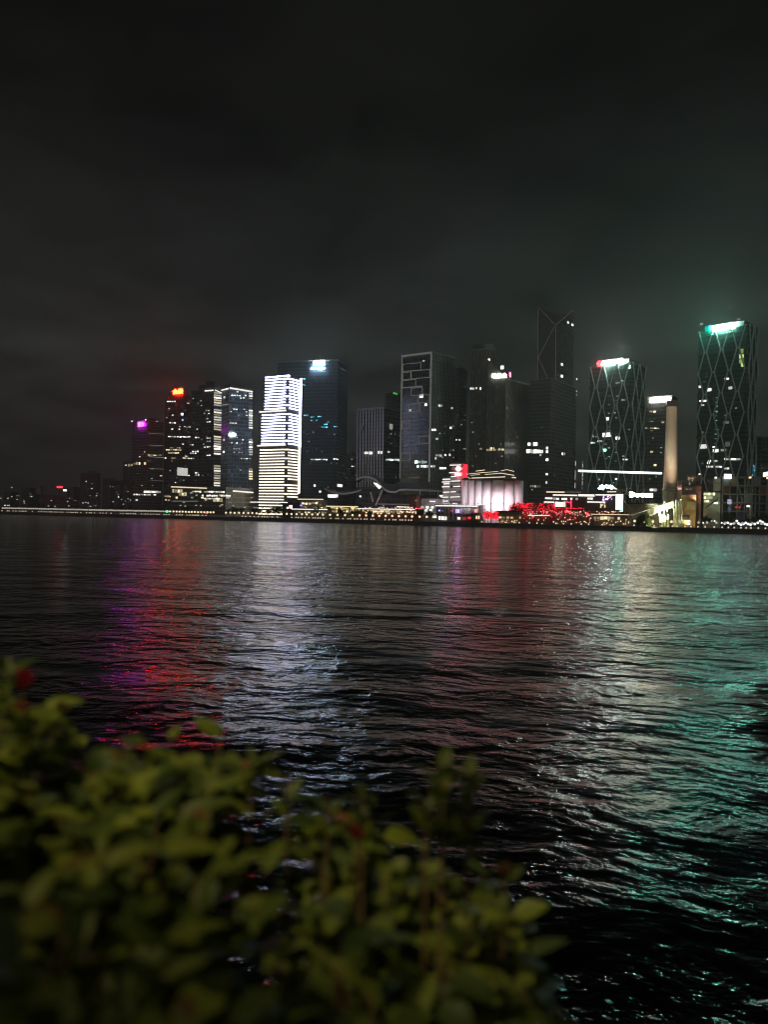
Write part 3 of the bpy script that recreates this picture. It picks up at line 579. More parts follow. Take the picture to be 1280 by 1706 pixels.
# ---- trees
leafm = pbr('tree_leaves', (.055, .085, .03), .7, var=.5, scale=.6); barkm = pbr('bark', (.10, .08, .06), .9, scale=2)
def tree_meshes(seed, n=420, leaf=.75):
    rg = random.Random(seed); cr_ = MB(); lobes = [(rg.uniform(-2.3, 2.3), rg.uniform(-2.3, 2.3), rg.uniform(4.2, 7.4), rg.uniform(1.1, 2.1)) for _ in range(9)]
    for i in range(n):
        lx, ly, lz, r = rg.choice(lobes); v = Vector((rg.gauss(0, 1), rg.gauss(0, 1), rg.gauss(0, 1))).normalized() * r * rg.uniform(.55, 1.08); c = Vector((lx, ly, lz)) + v * Vector((1, 1, .8)).length / 1.6
        a = Vector((rg.gauss(0, 1), rg.gauss(0, 1), rg.gauss(0, 1))).normalized(); e = a.orthogonal().normalized(); f = a.cross(e); s_ = leaf * rg.uniform(.5, 1.2)
        cr_.poly([c + e * s_, c + f * s_ * .45, c - e * s_, c - f * s_ * .45], [(0, 1, 2, 3)])
    tr = MB(); tr.bar((0, 0, 0), (.1, .1, 3.2), .28, 8, .18)
    for lx, ly, lz, r in lobes[:6]: tr.bar((.1, .1, 3.0), (lx * .8, ly * .8, lz), .14, 6, .05)
    return cr_.mesh('crown', leafm), tr.mesh('trunk', barkm)
TM = [tree_meshes(s_) for s_ in (1, 2, 3, 4)]
tl = ['dark round street tree on the quay below the LED tower', 'dark street tree behind the lamp line toward the podium', 'street tree behind the quay lamps before the wave roof', 'street tree behind the white lights by the brewery']
spots = [(x, lr.uniform(12, 30)) for x in (18, 37, 52, 66, 84, 101, 118, 131, 150, 163, 178, 190, 204, 219, 231, 246, 258, 273, 288, 302, 317, 331, 343)] + [(x, lr.uniform(9, 22)) for x in (377, 391, 404, 414, 426, 439, 455, 468, 481, 497, 515)] + [(x, lr.uniform(14, 26)) for x in (548, 566, 583, 603, 676, 702, 720)] + [(x, lr.uniform(12, 24)) for x in (1174, 1192, 1212, 1233, 1252, 1271)]
for i, (x, d) in enumerate(spots):
    p = on_quay(x, d); r = empty('street_tree', (p.x, p.y, GZ), lr.uniform(0, 6)); k = 1 if x < 350 else 0 if x < 540 else 2 if x < 740 else 3
    tag(r, tl[k], 'tree', 'street trees ' + ('below the LED tower', 'west of the podium', 'before the wave roofed hall', 'at the eastern end')[k]); s_ = lr.uniform(.75, 1.15) * (1.05 if k == 0 else .9); c_, t_ = TM[i % 4]
    inst('crown', c_, r, (0, 0, 0), (s_, s_, s_)); inst('trunk', t_, r, (0, 0, 0), (s_, s_, s_))
# big round bush before the conveyor
rg = random.Random(9); mb = MB(); p = on_quay(1071, 3.2)
for i in range(1500):
    v = Vector((rg.gauss(0, 1), rg.gauss(0, 1), abs(rg.gauss(0, 1)))).normalized() * rg.uniform(.8, 1.06); c = Vector((v.x * 5.1, v.y * 3, v.z * 7.6))
    a = Vector((rg.gauss(0, 1), rg.gauss(0, 1), rg.gauss(0, 1))).normalized(); e = a.orthogonal(); f = a.cross(e); s_ = rg.uniform(.25, .6)
    mb.poly([c + e * s_, c + f * s_ * .6, c - e * s_, c - f * s_ * .6], [(0, 1, 2, 3)])
bs = empty('round_bush', (p.x, p.y, GZ)); tag(bs, 'big dark dome shaped bush on the quay before the slanted conveyor', 'bush'); mb.build('foliage', leafm, bs); MB().bar((0, 0, 0), (0, 0, 4), .3, 6).build('stem', barkm, bs)

# ---- generic low pavilion with glowing eaves
W_LOW = pbr('pale_wall_render', (.34, .31, .27), .8); W_RED = pbr('brick_red_wall', (.28, .09, .06), .85); W_DK = pbr('dark_cladding', (.06, .055, .055), .6)
def low(name, label, cat, xl, xc, xr, yt, inland, m, eave=None, over=1.5, th=SH, rt=1.0):
    b = Bld(name, label, cat, xl, xc, xr, yt, shY(xc) + inland, th)
    b.body(m, 'wall', z1=b.H - rt)
    b.part('roof', ROOFM, -b.wL - over, over, -over, b.wR + over, b.H - rt, b.H)
    if eave: b.part('eave_light', eave, -b.wL - over, over, -over - .25, -over - .003, b.H - rt * .95, b.H - rt * .15)
    return b
def bulbs(b, x1, x2, y1, y2, n, m, seed, r=.28, name='string_lights', proud=.8):
    rg = random.Random(seed); mb = MB()
    for i in range(n):
        f, u, z, Yp = b.face(rg.uniform(x1, x2), rg.uniform(y1, y2)); q = (-u, -proud, z) if f == 'L' else (proud, u, z)
        mb.ball(q, r * rg.uniform(.6, 1.3), 6, 4)
    o = mb.build(name, m, b.root); o['kind'] = 'stuff'; return o
B_WARM = emis('warm_bulb_light', (1.0, .78, .46), 1.3); B_WHITE = emis('white_bulb_light', (1.0, .95, .90), 1.4); B_RED = emis('red_bulb_light', (1.0, .012, .03), 2.4); B_PINK = emis('pink_bulb_light', (1, .45, .45), 1.1); B_BLUE = emis('blue_violet_light', (.18, .15, 1), 5)
WALLY = pbr('yellow_wall', (.42, .33, .18), .8)
b = low('pavilion', 'long low riverside pavilion with pale lights below the LED banded tower', 'pavilion', 500, 538, 546, 831, 34, W_LOW, STRIPY)
b.rows([(839, 505, 518, .8), (838, 522, 535, .4)], WARM, 201, 4, 3, 1.5); bulbs(b, 504, 540, 835, 846, 16, B_WARM, 1)
b.put(475 + 27, 842, 2, 2, B_BLUE, 'coloured_lamp')
b = low('kiosk', 'small kiosk with a pink red lamp just east of the LED tower foot', 'kiosk', 471, 486, 492, 838, 30, W_DK)
b.put(494 - 9, 844.5, 5, 5, emis('pink_red_lamp', (1, .25, .3), 7), 'lamp'); b.put(479.5, 846, 3, 3, DOT, 'lamp')
b = low('pavilion', 'pavilion with one continuous white and yellow eave light on the promenade', 'pavilion', 490, 545, 552, 848, 14, W_LOW, STRIPW, rt=.9); b.rows([(853.5, 494, 548, .6)], WARM, 202, 3, 2.5, 2.2)
b = low('pavilion', 'pavilion with yellow lit upper storey below the blue grey slab tower', 'pavilion', 548, 596, 604, 843, 26, WALLY, STRIPY)
b.rows([(846.5, 528, 600, .75)], winm('yellow_window_light', (1, .78, .25), 1.2), 203, 5, 3.2, 1.6); b.rows([(852, 550, 604, .7)], WARM, 204, 3.6, 2.6, 2); bulbs(b, 552, 604, 844, 852, 40, B_WARM, 31, .45)
b.sign('琶洲湾', 555 + 1, 826.5, 5, B_WHITE, bold=.05, name='roof_sign', stretch=1.0)
b = low('pavilion', 'brick red pavilion strung with warm and pink lights below the wave roof', 'pavilion', 600, 690, 704, 848, 16, W_RED, STRIPW, rt=.8)
b.rows([(852, 620, 690, .8)], WARM, 205, 4, 3.2, 1.2); bulbs(b, 604, 692, 845, 856, 110, B_WARM, 2, .4); bulbs(b, 618, 690, 842, 852, 40, B_PINK, 3)
b.seg(662, 844, 683, 845, 1.6, STRIPW)
b = low('brick_block', 'tall narrow brick red block between the wave roofed hall and the grey annex', 'building', 683, 694, 701, 824, 40, W_RED); b.rows([(834, 686, 698, .5)], DIMW, 207, 2.4, 3); b.rows([(848, 686, 700, .5)], REDW, 208, 3, 3)
b = low('grey_annex', 'pale grey stepped annex with white lit edges west of the lit bar building', 'building', 702, 738, 745, 829, 46, pbr('pale_grey_wall', (.5, .5, .5)), None, .5)
b.seg(716, 835, 743, 836, 1.6, STRIPW); b.seg(733, 826, 738, 826, 3, B_WHITE); b.rows([(850, 702, 722, .6), (845, 704, 728, .4)], WHITE, 209, 5, 3.5, 3); bulbs(b, 700, 740, 848, 860, 22, B_WHITE, 4)
# ---- wave roofed exhibition hall
Yw = 700; hall = empty('wave_roofed_hall', (P(640, 840, Yw).x, Yw, GZ)); tag(hall, 'exhibition hall under a swooping dark wave roof on slanted columns', 'hall')
hx = hall.location.x
def hp(px, py, Y=Yw): v = P(px, py, Y); return (v.x - hx, Y - Yw, v.z - GZ)
def sweep(pts, back, lift, thick, name, m, nsub=6, y0=0.0):
    pp = []
    for i in range(len(pts) - 1):
        p0 = pts[max(0, i - 1)]; p1 = pts[i]; p2 = pts[i + 1]; p3 = pts[min(len(pts) - 1, i + 2)]
        for k in range(nsub):
            t_ = k / nsub; pp.append(tuple(.5 * (2 * p1[j] + (p2[j] - p0[j]) * t_ + (2 * p0[j] - 5 * p1[j] + 4 * p2[j] - p3[j]) * t_ ** 2 + (3 * p1[j] - p0[j] - 3 * p2[j] + p3[j]) * t_ ** 3) for j in (0, 1)))
    pp.append(pts[-1]); mb = MB(); vs = []
    for (x_, y_) in pp:
        a = hp(x_, y_); th_ = thick
        lf = lift * math.sin(PI * min(1, max(0, (x_ - pts[0][0]) / (pts[-1][0] - pts[0][0])))) ** .7
        vs += [(a[0], y0, a[2] - th_), (a[0], y0, a[2]), (a[0], y0 + back, a[2] + lf), (a[0], y0 + back, a[2] + lf - th_)]
    n = len(pp); fs = []
    for i in range(n - 1):
        for k in range(4): fs.append((4 * i + k, 4 * i + (k + 1) % 4, 4 * i + 4 + (k + 1) % 4, 4 * i + 4 + k))
    fs += [(3, 2, 1, 0), (4 * n - 4, 4 * n - 3, 4 * n - 2, 4 * n - 1)]
    return mb.poly(vs, fs).build(name, m, hall)
curve = [(593, 798), (603, 794), (614, 793.5), (624, 797), (633, 805), (641, 814), (650, 818), (660, 818), (669, 814.5), (700, 815), (736, 817)]
sweep(curve, 70, 9, 1.6, 'roof', ROOFM); FASC = pbr('pale_fascia', (.62, .58, .58), .6, var=.1)
sweep(curve, .5, 0, 1.7, 'fascia', FASC, y0=-.6)
c2 = [(541, 813), (549, 817), (560, 820.5), (575, 821.5), (590, 819), (602, 815)]
sweep(c2, 40, 3, 1.2, 'wing_roof', ROOFM); sweep(c2, .5, 0, 1.3, 'wing_fascia', FASC, y0=-.6)
for (x1, y1, x2, y2, r) in ((637, 816, 626, 842, .9), (613, 797, 614.5, 806, .6), (617.5, 820, 621.5, 836, .7), (700, 818, 700, 842, .5), (730, 818, 730, 842, .5)): MB().bar(hp(x1, y1), hp(x2, y2), r, 8).build('slanted_column', FASC, hall)
a = [hp(622, 803.5), hp(628, 805), (hp(636, 811)), hp(632, 815), hp(626, 809)]
MB().poly([(x_, 1.0, z_) for x_, y_, z_ in a] + [(x_, 2.0, z_) for x_, y_, z_ in a], [(0, 1, 2, 3, 4), (9, 8, 7, 6, 5)] + [(i, 5 + i, 5 + (i + 1) % 5, (i + 1) % 5) for i in range(5)]).build('lit_soffit', emis('soffit_light', (1, .95, .9), 1.8), hall)
A, B_ = hp(600, 840), hp(735, 840)
MB().box(A[0], B_[0], 14, 50, -.5, hp(600, 822)[2]).build('glazed_wall', facade('hall_glazing', (.10, .07, .075), (.05, .045, .055), 5, 4.5), hall)
MB().box(hp(630, 840)[0], hp(683, 840)[0], 10.5, 13.9, hp(640, 840.5)[2], hp(640, 838.5)[2]).build('terrace_edge', FASC, hall)
for k_, (x_, y_) in enumerate(((575, 845), (622, 845), (655, 845), (700, 845))):  # added lamps that brighten the wave roof's fascia
    v = P(x_, y_, Yw - 28); fl = empty('floodlight', (v.x, v.y, GZ)); tag(fl, 'added pinkish floodlight on the ground before the wave roof', 'floodlight', 'added floodlights before the wave roof'); MB().box(-.5, .5, -.3, .3, 0, .8).build('housing', DARK, fl)
    L = bpy.data.lights.new('lamp', 'SPOT'); L.energy = 5000; L.spot_size = math.radians(95); L.spot_blend = 1; L.color = (1, .84, .84); L.shadow_soft_size = .5; lo = bpy.data.objects.new('lamp', L); COL.objects.link(lo); lo.parent = fl; lo.location = (0, .2, 1.4); lo.rotation_euler = Vector((0, 28, 18)).to_track_quat('-Z', 'Y').to_euler()
MB().ball(hp(600.5, 827), .9, 8, 6).build('hanging_lamp', DOT, hall)
# ---- building with stacked lit bars
b = Bld('lit_bar_building', 'stepped building with stacked white light bars and a red corner sign', 'building', 752, 771.5, 779, 771, shY(760) + 45, SH)
b.body(facade('pale_block_wall', (.26, .24, .24), (.08, .075, .08), 4, 4, .1, .5)); b.part('roof', ROOFM, -b.wL - .4, .4, -.4, b.wR + .4, b.H, b.H + .8)
zl_ = b.face(745, 796)[2]; ul = b.face(738, 796)[1]
b.part('side_wing', pbr('side_wing_wall', (.24, .23, .23)), -ul, -b.wL, .6, b.wR, -1, zl_)
for (x1, x2, y) in ((750, 768.5, 775), (749, 760, 787.5), (752, 760.5, 794), (752, 767.5, 801.5), (756, 767.5, 810.5), (751.5, 760, 819.5), (751, 767, 828), (738, 750.5, 798.5), (737, 750, 803), (740, 749, 806), (737, 749, 811), (739, 749, 820), (735.5, 747, 828.5), (722, 747, 835)): b.seg(x1, y + .2, x2, y - .3, 1.9, STRIPW, 'light_bar')
b.part('red_panel', emis('red_panel_light', (1, .02, .04), 2.2), .02, .5, .5, b.wR - .5, b.H - 14, b.H - 1)
b.disc(764.4, 781, 7, emis('pin_logo_light', (1, .35, .35), 40), False, proud=1.0, name='pin_logo'); b.seg(764.4, 784, 764.4, 788.5, 2, S_PINK, 'pin_logo_tip', 1.0)
b.sign('珠江', 764.3, 790.5, 3.6, emis('red_script_light', (1, .22, .22), 45), bold=.05)
# ---- silos
sil = empty('white_silos', P(822, 839, shY(822) + 32)); sil.location.z = GZ; tag(sil, 'row of tall white concrete silos under a roof terrace of golden lights', 'silos')
SW = pbr('white_painted_concrete', (.72, .68, .70), .75, var=.06, scale=.15); sx0, sy0 = sil.location.x, sil.location.y
edges = [771.6, 783, 794.5, 807.5, 822.5, 840, 857, 872.5]
for i in range(7):
    Y = sy0 + (abs(i - 4) * 5 if i < 4 else (i - 4) * 4.0); a = rat(edges[i], 820)[0] * Y; c = rat(edges[i + 1], 820)[0] * Y; r = (c - a) / 2 * 1.3
    zt = P(822, 800 + (0 if i > 2 else .5), Y).z - GZ
    MB().lathe([(r, -1), (r, zt)], 36).build('silo', SW, sil, ((a + c) / 2 - sx0, Y + 6 - sy0, 0))
zt = P(822, 800, sy0).z - GZ; xA = rat(772, 800)[0] * sy0 - sx0; xB = rat(868, 800)[0] * sy0 - sx0
MB().box(xA + 1, xB + 1, 2, 18, zt + .4, zt + 1.4).build('roof_slab', ROOFM, sil)
GOLD = emis('golden_light', (1, .80, .55), 1.1)
def sline(x1, y1, x2, y2, h, m, nm='terrace_light', dy=0.0): 
    a = P(x1, y1, sy0 + 1 + dy); c = P(x2, y2, sy0 + 1 + dy); return MB().bar((a.x - sx0, 1 + dy, a.z - GZ), (c.x - sx0, 1 + dy, c.z - GZ), h * .17, 4).build(nm, m, sil)
for s_ in ((777, 790, 800, 788, 1.5), (786, 796.5, 842, 794.5, 2.6), (793, 785, 808, 783, 2), (780, 795, 784, 798, 1.5), (797, 788, 830, 785.5, 1.4), (833, 788, 857, 792, 2), (835, 784.5, 845, 782.5, 1.6), (845, 782.5, 857, 785.5, 1.8), (853, 795.5, 860, 796, 3), (808, 790.5, 836, 788.5, 1.6), (784, 792, 800, 790.5, 1.3)): sline(*s_, GOLD)
for x_ in (790, 810, 830, 850): MB().bar((rat(x_, 790)[0] * sy0 - sx0, 4, zt + 1), (rat(x_, 790)[0] * sy0 - sx0, 4, zt + 6), .15, 6).build('terrace_post', DARK, sil)
MB().box(rat(788, 790)[0] * sy0 - sx0, rat(856, 790)[0] * sy0 - sx0, 3, 14, zt + 5.2, zt + 5.7).build('terrace_canopy', ROOFM, sil)
for i, x_ in enumerate((776, 797, 818, 839, 862)):
    p = P(x_, 840, sy0 - 20); fl = empty('floodlight', (p.x, p.y, GZ)); tag(fl, 'small floodlight on a mast washing the white silos', 'floodlight', 'floodlights under the white silos')
    MB().box(-.5, .5, -.3, .3, 13.4, 14).build('housing', DARK, fl); MB().bar((0, 0, -.2), (0, 0, 13.4), .12, 6).build('mast', DARK, fl); L = bpy.data.lights.new('lamp', 'SPOT'); L.energy = 31000; L.spot_size = math.radians(95); L.spot_blend = 1; L.color = (1, .84, .92); L.shadow_soft_size = 1.5
    lo = bpy.data.objects.new('lamp', L); COL.objects.link(lo); lo.parent = fl; lo.location = (0, .4, 14.4); lo.rotation_euler = Vector((0, 20, -3)).to_track_quat('-Z', 'Y').to_euler()
# ---- two storey pier house with blue and red lights
b = Bld('pier_house', 'dark two storey pier house with a white lit roof line and blue violet lamps', 'pier house', 727, 798, 806, 843, shY(760) + 5, SH)
b.body(W_DK, 'wall'); b.part('roof', ROOFM, -b.wL - 1, 1, -1.2, b.wR, b.H, b.H + .7); b.part('balcony', pbr('red_brown_boards', (.2, .07, .06)), -b.wL - .5, .5, -1.6, 0, b.H * .48, b.H * .53)
b.seg(727, 842.5, 797, 843.5, 2.2, STRIPW, 'roof_light', 1.4); bulbs(b, 742, 768, 838, 843, 22, B_WHITE, 6, proud=1.4)
for k in range(11): b.seg(729 + k * 6.8, 845, 729 + k * 6.8, 868, .7, W_LOW, 'post', 1.3)
for (x_, y_, s_, m) in ((733, 850.5, 2.4, B_BLUE), (763.5, 851.5, 6, B_BLUE), (735, 863, 6, B_WHITE), (742, 863.5, 6, B_WHITE), (726.5, 861, 4, B_WHITE), (765.5, 863.5, 4, B_WHITE), (797, 862, 5.5, B_WARM), (738, 851, 3, BLUEW), (754, 851, 3, REDW), (774, 851, 4, BLUEW), (775, 864, 5, REDW), (783, 863, 4, REDW), (795, 851, 6, B_PINK)): b.put(x_, y_, s_, s_, m, 'lamp', .9)
# ---- red lit trees and decks
def red_tree(px, inland, s_, seed, lab):
    p = on_quay(px, inland); r = empty('red_lit_tree', (p.x, p.y, GZ), seed); tag(r, lab, 'tree', 'trees hung with red lights'); c_, t_ = TM[seed % 4]; inst('crown', c_, r, (0, 0, 0), (s_, s_, s_)); inst('trunk', t_, r, (0, 0, 0), (s_, s_, s_))
    rg = random.Random(seed); mb = MB()
    for i in range(190):
        v = Vector((rg.gauss(0, 1), rg.gauss(0, 1), rg.gauss(0, .8))).normalized(); mb.ball((v.x * 3.6 * s_, v.y * 3.6 * s_, 5.6 * s_ + v.z * 2.9 * s_), rg.uniform(.18, .38), 5, 4)
    o = mb.build('string_lights', B_RED, r); o['kind'] = 'stuff'
for i, x_ in enumerate((803, 812, 822, 833, 842, 851, 858, 867, 876, 884, 893, 902, 911, 921, 932, 944, 957)): red_tree(x_, 12 + (i * 7) % 11, (.95 if x_ < 848 else 1.7 if x_ < 905 else 1.35), 20 + i, 'small tree hung with red string lights below the silos' if x_ < 848 else 'tall tree wrapped in red lights east of the silos')
for k_, (x_, h_) in enumerate(((812, 6), (845, 8), (872, 11), (900, 9), (940, 9), (975, 7))):  # added lamps that widen the red glow over trees and decks
    v = on_quay(x_, 7); fl = empty('added_red_light', (v.x, v.y, GZ)); tag(fl, 'added red light on a pole among red lit trees and decks', 'floodlight', 'added red lights on the quay'); MB().bar((0, 0, -.2), (0, 0, h_), .1, 6).build('pole', DARK, fl); MB().ball((0, 0, h_ + .3), .25, 10, 6).build('lens', B_RED, fl)
    L = bpy.data.lights.new('lamp', 'SPOT'); L.energy = 9000; L.color = (1, .02, .03); L.shadow_soft_size = .5; L.spot_size = math.radians(120); L.spot_blend = .6; lo = bpy.data.objects.new('lamp', L); COL.objects.link(lo); lo.parent = fl; lo.location = (0, .5, h_ + .3); lo.rotation_euler = Vector((.45, .9, -.12)).to_track_quat('-Z', 'Y').to_euler()
b = low('tented_stall', 'orange brown canopy stall among the red lit trees on the quay', 'stall', 832, 866, 872, 851, 6, pbr('orange_canvas', (.45, .22, .12)), None); b.rows([(862, 834, 870, .7)], WARM, 301, 3.4, 3, 2.6); bulbs(b, 834, 868, 866, 872, 18, B_WARM, 7)
b = low('restaurant_deck', 'red lit restaurant deck crowded with lamps between the red trees and screen', 'restaurant', 868, 1028, 1034, 849, 8, pbr('red_deck_wall', (.26, .07, .05)), None, rt=.6)
b.seg(880, 858.5, 916, 859, 1.3, STRIPW); bulbs(b, 870, 1030, 851, 858, 90, B_PINK, 8); bulbs(b, 870, 1030, 852, 867, 60, B_WARM, 9, .36); bulbs(b, 872, 1028, 868, 874, 26, B_WARM, 10, .36); bulbs(b, 870, 960, 848, 864, 70, B_RED, 11)
b.rows([(863, 988, 1012, .9)], WARM, 302, 4.5, 6, .6)
b = low('bar_terrace', 'three tiered riverside bar terrace with long white eave lights', 'restaurant', 909, 1034, 1044, 822, 36, W_DK, None, rt=.7)
b.seg(922, 824.6, 962, 825.4, 2.6, STRIPW); b.seg(964, 825, 991, 825.6, 4.2, STRIPW); b.seg(993, 824.4, 1030, 824.8, 2.4, STRIPW); b.seg(911, 819.6, 941, 820, 2.4, STRIPY); b.seg(943, 819.8, 968, 820, 1.6, DIMW); b.seg(907, 836.4, 924, 836.8, 2.6, STRIPW); b.seg(979, 836.2, 1009, 836.8, 2.4, STRIPW); b.seg(909, 830, 921, 830.4, 3.4, STRIPW)
b.rows([(831, 925, 945, .7), (831, 948, 962, .8), (830.5, 968, 998, .8)], WHITE, 303, 3.6, 3.2, .8); bulbs(b, 1005, 1020, 826, 834, 26, emis('violet_bulb_light', (.75, .5, 1), 6), 12); bulbs(b, 1000, 1010, 838, 846, 12, B_WARM, 13, .4)
b.rows([(840, 928, 944, 1)], winm('cream_sign_light', (1, .9, .65), 4), 304, 4, 8, .2)
RF = emis('red_neon_light', (1, .02, .05), 6)
for s_ in ((924, 838, 924, 858), (944, 836, 952, 838), (952, 834, 952, 846), (944, 846, 944, 858)): b.seg(*s_, 1.2, RF, 'neon_tube')
b.part('mid_deck', pbr('terrace_boards', (.25, .18, .13)), -b.wL - 1, 1, -2.2, 0, b.H * .45, b.H * .5)
# bright white marquee and LED screen
b = low('marquee', 'small marquee of brilliant white floodlights on top of the bar terrace', 'marquee', 996, 1034, 1040, 815.5, 38, W_DK, None, rt=.6)
bulbs(b, 998, 1022, 808, 816, 46, emis('brilliant_white_light', (.75, 1, .97), 13), 14, .5); b.seg(1022, 812, 1035, 816, 3, STRIPW); b.seg(1012, 819.5, 1027, 819.2, 2, GOLD)
b = Bld('led_screen', 'tall vertical screen glowing mint green beside the bar terrace', 'screen', 1026.5, 1038.5, 1040, 823.5, shY(1032) + 18, 20)
b.part('screen', emis('mint_screen_light', (.35, 1, .72), 4), -b.wL, 0, -.3, 0, b.H - 11.5, b.H); b.part('frame', DARK, -b.wL - .4, .4, .003, .8, b.H - 12, b.H + .4)
for x_ in (-b.wL * .8, -b.wL * .2): b.part('post', DARK, x_ - .2, x_ + .2, .1, .5, -.5, b.H - 12)
# cable ride rail
p1, p2 = P(1042, 836, 530), P(1066, 853, 530); r = empty('curved_rail', (p2.x, p2.y, GZ)); tag(r, 'thin curved pink white rail sweeping down beside the mint screen', 'rail')
mb = MB(); pts = [P(x_, y_, 530) - Vector((p2.x, p2.y, GZ)) for x_, y_ in ((1041, 835), (1045, 841), (1051, 847), (1058, 851.5), (1066, 854))]
for i in range(4): mb.bar(pts[i], pts[i + 1], .3, 6)
mb.build('rail', pbr('pink_white_paint', (.8, .5, .5)), r); MB().bar((0, 0, 0), pts[4], .2, 6).build('post', DARK, r); q_ = pts[1]; MB().bar((q_.x, q_.y, 0), q_, .2, 6).build('post', DARK, r)
# restaurant sign on its hall
b = low('beer_hall', 'beer hall with a glowing warm white script sign on its roof', 'restaurant', 1040, 1098, 1104, 838, 30, pbr('beige_hall_wall', (.36, .33, .25)), None)
b.sign('Boom', 1068.5, 823.5, 9.5, S_WARM, name='roof_sign', stretch=1.25, bold=.05, proud=.5); b.rows([(858, 1064, 1100, .6)], WARM, 306, 4, 3, 3)
for x_ in (1060, 1077): b.seg(x_, 828, x_, 839, .8, DARK, 'sign_post', .4)
# low deck before the brewery
b = low('quay_cabin', 'long timber quay cabin with warm lamps east of the restaurant deck', 'cabin', 990, 1046, 1052, 857, 5, pbr('timber_cabin', (.3, .2, .12)), STRIPY, rt=.5); b.rows([(863, 992, 1040, .75)], WARM, 307, 4, 5, 1.6); bulbs(b, 992, 1046, 866, 876, 20, B_WARM, 15, .34)
# ---- lit boom with two masts
bm = empty('lit_boom', (P(960, 840, 640).x, 640, GZ)); tag(bm, 'long straight white lit boom stretched level before the diamond braced tower', 'boom')
bl = lambda x_, y_: (lambda v: (v.x - bm.location.x, 0, v.z - GZ))(P(x_, y_, 640))
MB().bar(bl(964, 784.5), bl(1103, 788.5), .85, 6).build('light_tube', emis('boom_light', (.8, 1, .98), 3), bm)
for x_, y_ in ((959, 769), (971, 770)):
    a = bl(x_, y_); MB().bar((a[0], 0, -.5), a, .25, 6).build('mast', DARK, bm); rg = random.Random(int(x_)); mb = MB()
    for k in range(26):
        if rg.random() < .75: mb.ball((a[0], -.5, a[2] - k * .85), .26, 6, 4)
    o = mb.build('string_lights', B_WHITE, bm); o['kind'] = 'stuff'
a = bl(1103, 788.5); MB().bar((a[0], 0, -.5), a, .3, 6).build('mast', DARK, bm)
# ---- chimney
Yc = shY(1116) + 26; p = P(1116.2, 868, Yc); ch = empty('brick_chimney', (p.x, p.y, GZ)); tag(ch, 'tall tapering brick chimney lit green at its foot and orange near the top', 'chimney')
Hc = P(1119.5, 668, Yc).z - GZ; zr_ = P(1116, 815, Yc).z - GZ; k_ = Yc / F
brick = bpy.data.materials.new('chimney_brick'); brick.use_nodes = True; t = brick.node_tree; bs_ = t.nodes['Principled BSDF']; tcn = nn(t, 'ShaderNodeTexCoord'); bt = nn(t, 'ShaderNodeTexBrick'); sp_ = nn(t, 'ShaderNodeSeparateXYZ'); t.links.new(tcn.outputs['Object'], sp_.inputs[0]); cb = nn(t, 'ShaderNodeCombineXYZ')
t.links.new(mth(t, 'MULTIPLY', mth(t, 'ARCTAN2', sp_.outputs[1], sp_.outputs[0]), 4.5), cb.inputs[0]); t.links.new(sp_.outputs[2], cb.inputs[1]); t.links.new(cb.outputs[0], bt.inputs['Vector'])
bt.inputs['Color1'].default_value = (.70, .64, .54, 1); bt.inputs['Color2'].default_value = (.60, .53, .44, 1); bt.inputs['Mortar'].default_value = (.3, .28, .25, 1); bt.inputs['Scale'].default_value = .9; t.links.new(bt.outputs[0], bs_.inputs['Base Color']); bs_.inputs['Roughness'].default_value = .85
MB().lathe([(12 * k_, zr_), (11.2 * k_, zr_ + 8), (9.2 * k_, Hc * .8), (8.4 * k_, Hc - 5), (8.9 * k_, Hc - 4.6), (8.9 * k_, Hc - 3.6), (8.4 * k_, Hc - 3.2), (8.3 * k_, Hc)], 28).build('shaft', brick, ch)
MB().lathe([(12.6 * k_, -.5), (12.4 * k_, zr_ - 1.2)], 8, smooth=False).build('plinth', pbr('pale_plinth_render', (.5, .5, .42)), ch)
MB().lathe([(13.2 * k_, zr_ - 1.2), (13.2 * k_, zr_ + .1)], 28).build('collar', CONC, ch)
for k in range(7):
    a = PI + .25 + k * .42; MB().bar((12.5 * k_ * math.cos(a), 12.5 * k_ * math.sin(a), -.5), (12.5 * k_ * math.cos(a), 12.5 * k_ * math.sin(a), zr_ - 1.3), .3, 4).build('pilaster', pbr('pale_plinth_render', (.5, .5, .42)) if k == 0 else bpy.data.materials['pale_plinth_render'], ch)
MB().lathe([(7 * k_, Hc - 1), (7 * k_, Hc + .02)], 28).build('flue_mouth', ROOFM, ch)
def spot(lab, loc, target, col, e, size, soft=.4, name='floodlight', cat='floodlight'):
    fl = empty(name, loc); tag(fl, lab, cat); MB().box(-.45, .45, -.3, .3, -.4, .3).bar((0, 0, -1.2), (0, 0, -.4), .1, 6).build('housing', DARK, fl)
    L = bpy.data.lights.new('lamp', 'SPOT'); L.energy = e; L.color = col; L.spot_size = math.radians(size); L.spot_blend = .8; L.shadow_soft_size = soft
    lo = bpy.data.objects.new('lamp', L); COL.objects.link(lo); lo.parent = fl; d = Vector(target) - Vector(loc); lo.rotation_euler = d.to_track_quat('-Z', 'Y').to_euler(); lo.location = d.normalized() * .8; return fl
cx_, cy_ = p.x, p.y
spot('green yellow floodlight west of the chimney foot', (cx_ - 13, cy_ - 15, GZ + 1.5), (cx_ - 1, cy_, GZ + 22), (.90, 1, .70), 130000, 80)
spot('orange floodlight aimed at the chimney top', (cx_ - 8, cy_ - 24, GZ + 4), (cx_ + 2, cy_, GZ + 66), (1, .70, .50), 130000, 38)
spot('pale floodlight east of the chimney foot', (cx_ + 6, cy_ - 20, GZ + 1.5), (cx_ + 2, cy_, GZ + 14), (1, .92, .6), 6000, 80)
